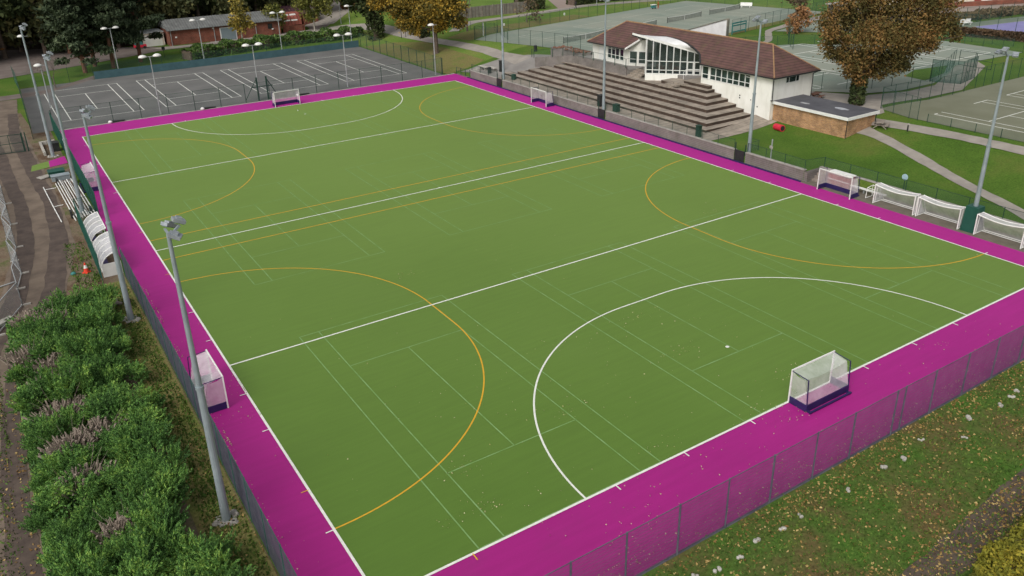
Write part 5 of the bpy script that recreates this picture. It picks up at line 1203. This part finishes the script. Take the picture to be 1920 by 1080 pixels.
fence('green fence at the far right end of the pale tennis courts', [NC(64, -17.8), NC(64, 18.3)], 2.6, 3.5, 'chain', name='court_fence')
fence('green fence on the grass behind the clubhouse', [(103.5, 64.5), (107.3, 68.6), (111, 71.5), (117, 77)], 2.6, 2.6, 'chain', name='court_fence')
fence('green fence round the court behind the oak', [(80, 44.5), (88, 39), (97.5, 36.8), (104, 38.5), (110.5, 41.2)], 2.3, 2.8, 'chain', name='court_fence')
fence('thin green fence at the back of the court behind the oak', [(84, 73), (100, 71.5), (107.5, 67.8), (118, 58.7), (128.8, 53.5), (127.5, 40.3)], 1.6, 3.2, 'chain', name='court_fence')
fence('green fence round the grassy corner between the two courts', [(97.5, 36.9), (99, 33.5), (104, 34.5)], 3.0, 1.2, 'chain', name='court_fence', panel='chain_dense')
fence('green fence along the back of the mossy court', [(80.2, 32.2), (84, 31.6), (88, 31), (92.5, 30.7), (98, 31), (104, 31.1), (118, 31.2), (130, 31)], 2.6, 2.3, 'chain', name='court_fence')
fence('tall green fence at the near corner of the mossy court', [(80.3, 32.3), (79.6, 30.2), (79.2, 27.9), (79.1, 26.8)], 2.6, 1.8, 'chain', name='court_fence')
fence('low fence along the near side of the mossy court', [(79.1, 25.6), (79.1, -10)], .95, 2.7, 'chain', name='low_fence', pr=.04, top=False)
fence('tall dark fence on the left side of the purple court', [(141.9, 63.8), (150, 62.6), (166, 60.2), (190, 56.8)], 2.9, 3.0, 'chain', name='court_fence', pr=.05)
fence('dark fence on the near side of the purple court', [(141.8, 63.2), (143.1, 56.1), (144.0, 50.2), (145, 40)], 2.8, 3.1, 'chain', name='court_fence', pr=.045)
fence('row of posts on the grass left of the beech hedge', [(120, 60.5), (130.5, 57), (131.8, 44)], 1.3, 3.2, 'chain', name='low_fence', top=False)
e = empty('court_gate', (110.5, 36.5, 3), 'green double gate frame by the paved corner of the courts', 'gate')
for a, b in (((111.2, 41.0), (111.0, 38.6)), ((111.0, 38.4), (110.8, 36.0))):
    g = MB(); a = Vector(a); b = Vector(b)
    for z in (.1, 1.1, 2.1): g.bar((*a, 3+z), (*b, 3+z), .05)
    for q in (a, b): g.bar((*q, 3.05), (*q, 5.15), .06)
    g.build('leaf', M['dkgreen'], e)
e = empty('practice_board', (109.2, 79.6, 3), 'dark teal framed stand at the right side of the pale courts', 'stand')
g = MB()
for q in ((107.6, 81.6), (112.0, 82.4)): g.bar((*q, 3), (*q, 5.1), .12)
for z in (3.5, 4.6, 5.05): g.bar((107.6, 81.6, z), (112, 82.4, z), .12, .22)
g.build('frame', M['teal'], e)
def wbench(x, y, rz, lab):
    e = empty('bench', (x, y, T(x, y)), lab, 'bench', None, rz)
    MB().box(-1.3, -.25, .42, 1.3, .25, .5).build('seat', M['white'], e); MB().box(-1.3, .28, .5, 1.3, .34, 1.1).build('backrest', M['white'], e)
    for s in (-.9, .9): MB().box(s-.05, -.2, 0, s+.05, .3, .417).build('leg', M['white'], e)
wbench(138.5, 106.5, R(-60), 'white slatted bench at the end of the pale courts'); wbench(148.2, 61.3, R(-10), 'white bench beside the purple court')
e = empty('sports_sign', (73.2, 112.4, T(73.2, 112.4)), 'tall white corner post of the pale court fence', 'post')
MB().bar((73.2, 112.4, 2.2), (73.2, 112.4, 5.3), .16).build('post', M['white'], e)
for (x, y, m, w, lab) in ((71.9, 126.4, 'pinksign', 2.2, 'red and white banner on the fence beyond the yellow oak'), (73.9, 123.4, 'violet', 1.9, 'purple banner on the fence beyond the yellow oak')):
    e = empty('banner', (x, y, T(x, y)), lab, 'banner'); z = T(x, y)
    MB().box(x-w/2, y, z+.35, x+w/2, y+.05, z+1.35).build('sheet', M[m], e)
    for s in (-1, 1): MB().bar((x+s*w/2, y+.08, z), (x+s*w/2, y+.08, z+1.5), .07).build('post', M['dkgreen'], e)
fence('thin fence carrying the two banners', [(66, 130.5), (70, 126.8), (74, 123.2), (77.6, 115.5), (73.9, 104.8)], 1.5, 3.2, 'chain', name='low_fence', top=False)
# timber fence and gates far back
e = empty('timber_fence', (78, 133.5, 3), 'long grey brown close boarded timber fence beyond the bare tree', 'fence')
MB().box(78, 134.9, 2.8, 98.3, 135.05, 5.3).build('boards', M['slat'], e)
for k in range(8): MB().box(78+2.8*k, 134.76, 2.8, 78.14+2.8*k, 134.89, 5.45).build('post', M['wood'], e)
e = empty('site_gate', (66.5, 129.5, 1), 'grey metal gates between the ivy tree and the yellow oak', 'gate')
for k in range(7): MB().bar((64.6+.75*k, 130.6-.5*k, .6), (64.6+.75*k, 130.6-.5*k, 3.0), .09).build('bar', M['black'], e)
# posts in grass, small markers
for (x, y, lab) in ((82.6, 119.8, 'small white marker left of the round leafless tree'), (101.2, 124.4, 'small white marker on the grass beside the walker path'), (48.5, 137.3, 'small white marker in front of the laurel hedge')):
    MB().box(x-.12, y-.12, T(x, y), x+.12, y+.12, T(x, y)+.5).build('marker', M['white'], label=lab, cat='marker')
e = empty('verge_sign', (16.4, 146.8, 0), 'small dark post sign on the verge beside the pines', 'sign')
MB().bar((21.6, 147.2, 0), (21.6, 147.2, 2.0), .07).build('post', M['black'], e); MB().box(21.3, 147.15, 1.5, 21.9, 147.2, 2.1).build('plate', M['black'], e)

# ------------------------------------------------------------ background buildings
bw = empty('brick_workshop', (37, 164, 0), 'long red brick workshop with grey corrugated roof behind the hedge', 'workshop')
MB().box(25.6, 160.9, 0, 49.4, 168.6, 3.25).build('wall', M['redbrick'], bw)
MB().slab([(25.2, 160.4, 3.22), (49.8, 160.4, 3.22), (49.8, 164.8, 5.0), (25.2, 164.8, 5.0)], .12).build('roof', M['corr'], bw)
MB().slab([(25.2, 164.85, 5.0), (49.8, 164.85, 5.0), (49.8, 169.2, 3.22), (25.2, 169.2, 3.22)], .12).build('roof', M['corr'], bw)
MB().add([(25.55, 160.9, 3.2), (25.55, 168.6, 3.2), (25.55, 164.8, 4.85)], [(0, 1, 2)]).add([(49.45, 160.9, 3.2), (49.45, 168.6, 3.2), (49.45, 164.8, 4.85)], [(0, 2, 1)]).build('gable', M['lampsteel'], bw)
o = MB().box(36.1, 160.8, 0, 39.6, 160.89, 2.75).build('door', M['white'], bw); MB().box(36.3, 160.74, .0, 39.4, 160.79, 2.6).build('shutter', M['shutter'], o)
o = MB().box(46.6, 160.84, 1.5, 47.6, 160.89, 2.6).build('window', M['black'], bw)
for x in (26.0, 34.9, 43.9): MB().bar((x, 160.8, 0), (x, 160.8, 3.1), .12).build('downpipe', M['lampsteel'], bw)
for x, z in ((26.8, 1.6), (34.6, 2.7), (47.4, 1.3)): MB().box(x, 160.7, z, x+.35, 160.86, z+.25).build('wall_lamp', M['white'], bw)
MB().box(26.2, 160.1, .06, 33.5, 160.85, .12).build('grass_border', M['grass'], label='strip of grass at the foot of the brick workshop', cat='grass', kind='stuff')
gs = empty('garage', (22.5, 163.5, 0), 'pale garage end at the left of the brick workshop', 'garage')
MB().box(20.8, 163.6, 0, 25.1, 169, 2.7).build('wall', M['cream'], gs); MB().box(20.6, 163.4, 2.703, 25.2, 169.2, 2.85).build('roof', M['lampsteel'], gs); MB().box(21.3, 163.54, 0, 24.7, 163.59, 2.3).build('door', M['render'], gs)
rs = empty('barn', (53, 165, 0), 'small barn with curved red corrugated roof beside the birch', 'barn')
MB().box(50.6, 162.9, 0, 55.2, 163.1, 1.4).build('wall', M['redbrick'], rs)
N = 9; arc_ = [(166-2.9*math.cos(math.pi*k/N), 1.5+2.6*math.sin(math.pi*k/N)) for k in range(N+1)]
va = [(50.3, y, z) for y, z in arc_]+[(55.2, y, z) for y, z in arc_]; MB().add(va, [(k, k+1, N+2+k, N+1+k) for k in range(N)]).build('roof', M['redcorr'], rs)
MB().add([(55.3, y, z) for y, z in arc_]+[(55.3, 168.9, 0), (55.3, 163.1, 0)], [tuple(range(N+3))]).add([(55.75, y, z) for y, z in arc_]+[(55.75, 168.9, 0), (55.75, 163.1, 0)], [tuple(range(N+2, -1, -1))]).add([(55.3, 163.1, 0), (55.75, 163.1, 0), (55.75, 163.1, 1.5), (55.3, 163.1, 1.5)], [(0, 1, 2, 3)]).build('end_wall', M['redbrick'], rs)
sk = MB()
for a, b in ((51.0, 52.6), (52.9, 54.3)): sk.add([(a, arc_[1][0]-.05, arc_[1][1]+.03), (b, arc_[1][0]-.05, arc_[1][1]+.03), (b, arc_[3][0]-.05, arc_[3][1]+.06), (a, arc_[3][0]-.05, arc_[3][1]+.06)], [(0, 1, 2, 3)])
sk.build('skylight', M['lamphead'], rs)
rm = empty('shed', (53, 172, 0), 'low shed with maroon roof behind the curved barn', 'shed')
MB().box(49.5, 171, 0, 62, 176, 2.8).build('wall', M['redbrick'], rm); MB().slab([(49, 170.6, 2.82), (62.4, 170.6, 2.82), (62.4, 174, 4.6), (49, 174, 4.6)], .1).build('roof', M['maroonroof'], rm)
cb2 = empty('cream_building', (176, 86, 3), 'cream rendered building with maroon doors at the top right', 'building')
MB().slab([(158, 86, 9), (196, 70.5, 9), (200, 82, 9), (162, 98, 9)], 6.3).build('wall', M['cream'], cb2)
bx_ = lambda t, o=0: (158+38*t-.38*o, 86-15.5*t-.92*o)
for t0, t1, m_ in ((.55, .59, 'redpaint'), (.66, .70, 'redpaint'), (.60, .65, 'white')):
    a, b = bx_(t0, .05), bx_(t1, .05); c, d = bx_(t1, .12), bx_(t0, .12)
    MB().slab([(*a, 6), (*b, 6), (*c, 6), (*d, 6)], 3).build('door', M[m_], cb2)
MB().slab([(166, 79.0, 4.0), (192, 68.5, 4.0), (191.8, 68.1, 4.0), (165.8, 78.6, 4.0)], 1.1).build('low_wall', M['redbrick'], label='low red brick wall in front of the cream building', cat='wall')
bk = empty('brick_kiosk', (141, 83, 3), 'small dark kiosk with brick pillar behind the bare brown tree', 'kiosk')
MB().box(139.5, 82.6, 3, 142.4, 85.6, 5.4).build('wall', M['felt'], bk); MB().box(142.5, 82.4, 3, 143.2, 83.1, 5.9).build('pillar', M['redbrick'], bk); MB().box(139, 82.2, 5.42, 143.6, 86, 5.6).build('roof', M['conc'], bk)
# machines by the pines
e = empty('trailer', (20.5, 162.0, 0), 'small red machine parked under the right hand pine', 'machine')
MB().box(18.6, 161.3, .35, 21.0, 162.3, .85).build('bed', M['red'], e); MB().box(18.8, 161.4, .853, 20.4, 162.2, 1.5).build('load', M['teal'], e)
for x in (19.1, 20.6): MB().tube((x, 161.2, .3), (x, 161.3, .3), .3, .3, 12).build('wheel', M['black'], e)
# people
def person(x, y, lab, m, face, stride=.3, H=1.75):
    z = T(x, y)+.05; e = empty('person', (x, y, z), lab, 'person', None, face)
    k = H/1.75
    J = {'pel': (0, 0, .95, .13), 'ch': (.05, 0, 1.28, .15), 'nk': (.07, 0, 1.48, .055), 'hd': (.10, 0, 1.62, .10), 'tp': (.10, 0, 1.70, .07),
         'hl': (0, .1, .9, .10), 'kl': (stride*.6, .1, .5, .065), 'al': (stride*.7, .1, .1, .045), 'tl': (stride*.7+.18, .1, .04, .035),
         'hr': (0, -.1, .9, .10), 'kr': (-stride*.2, -.1, .5, .065), 'ar': (-stride, -.1, .14, .045), 'tr': (-stride+.15, -.1, .04, .035),
         'sl': (.05, .2, 1.42, .06), 'el': (-.12, .24, 1.15, .045), 'wl': (.05, .26, .92, .032), 'fl': (.08, .26, .84, .03),
         'sr': (.05, -.2, 1.42, .06), 'er': (.1, -.24, 1.16, .045), 'wr': (.32, -.22, 1.05, .032), 'fr': (.39, -.22, 1.03, .03)}
    ks = list(J); ed = [('pel', 'ch'), ('ch', 'nk'), ('nk', 'hd'), ('hd', 'tp'), ('pel', 'hl'), ('hl', 'kl'), ('kl', 'al'), ('al', 'tl'), ('pel', 'hr'), ('hr', 'kr'), ('kr', 'ar'), ('ar', 'tr'),
                        ('ch', 'sl'), ('sl', 'el'), ('el', 'wl'), ('wl', 'fl'), ('ch', 'sr'), ('sr', 'er'), ('er', 'wr'), ('wr', 'fr')]
    me = bpy.data.meshes.new('body'); me.from_pydata([tuple(v*k for v in J[q][:3]) for q in ks], [(ks.index(a), ks.index(b)) for a, b in ed], []); me.update()
    o = link('body', me, m, e); md = o.modifiers.new('skin', 'SKIN'); sv = me.skin_vertices[0].data
    for i, q in enumerate(ks): sv[i].radius = (J[q][3]*k, J[q][3]*k)
    sv[0].use_root = True; s2 = o.modifiers.new('sub', 'SUBSURF'); s2.levels = 1; s2.render_levels = 2
    fc = MB(); fc.lathe((.13*k, 0, 1.58*k), [(.03, -.06), (.085, 0), (.07, .09)], 10); ORG[e.name] = Vector((0, 0, 0)); fc.build('face', M['skin'], e, smooth=True)
    hr_ = MB(); hr_.lathe((.085*k, 0, 1.63*k), [(.11, -.06), (.125, .03), (.09, .11), (.03, .14)], 10); hr_.build('hair', M['black'], e, smooth=True)
person(109.5, 131.3, 'person in dark clothes striding along the far path', M['dkcloth'], R(-10), .34)
person(123.3, 118.6, 'person in orange top standing at the far edge of the pale courts', M['orcloth'], R(120), .08)
e = empty('ball_trolley', (122.0, 118.9, 3.05), 'small white and teal trolley beside the person in orange', 'trolley')
MB().box(121.6, 118.6, 3.3, 122.6, 119.2, 3.9).build('basket', M['teal'], e); MB().box(121.5, 118.5, 3.903, 122.7, 119.3, 4.0).build('rim', M['white'], e)
for x in (121.7, 122.5): MB().tube((x, 118.65, 3.2), (x, 118.75, 3.2), .14, .14, 10).build('wheel', M['black'], e)
MB().lathe((27.35, 87.5, .05), [(.05, 0), (.09, .05), (.05, .1)], 8).build('ball', M['white'], label='white ball lying before the far goal', cat='ball')
for (x, y, lab) in ((16.5, 97.0, 'white roller end of dark sheet lying along the far kerb left of the goal'), (30.6, 96.9, 'white sacks and dark sheet lying along the far kerb right of the goal'), (4.2, 97.0, 'white bag and dark netting at the foot of the court fence far left')):
    e = empty('netting_roll', (x, y, .05), lab, 'netting roll')
    MB().lathe((x, y, .05), [(.22, 0), (.3, .15), (.15, .32)], 8).build('bag', M['white'], e); MB().tube((x+.3, y, .2), (x+1.9, y+.1, .15), .16, .1, 8).build('roll', M['black'], e)
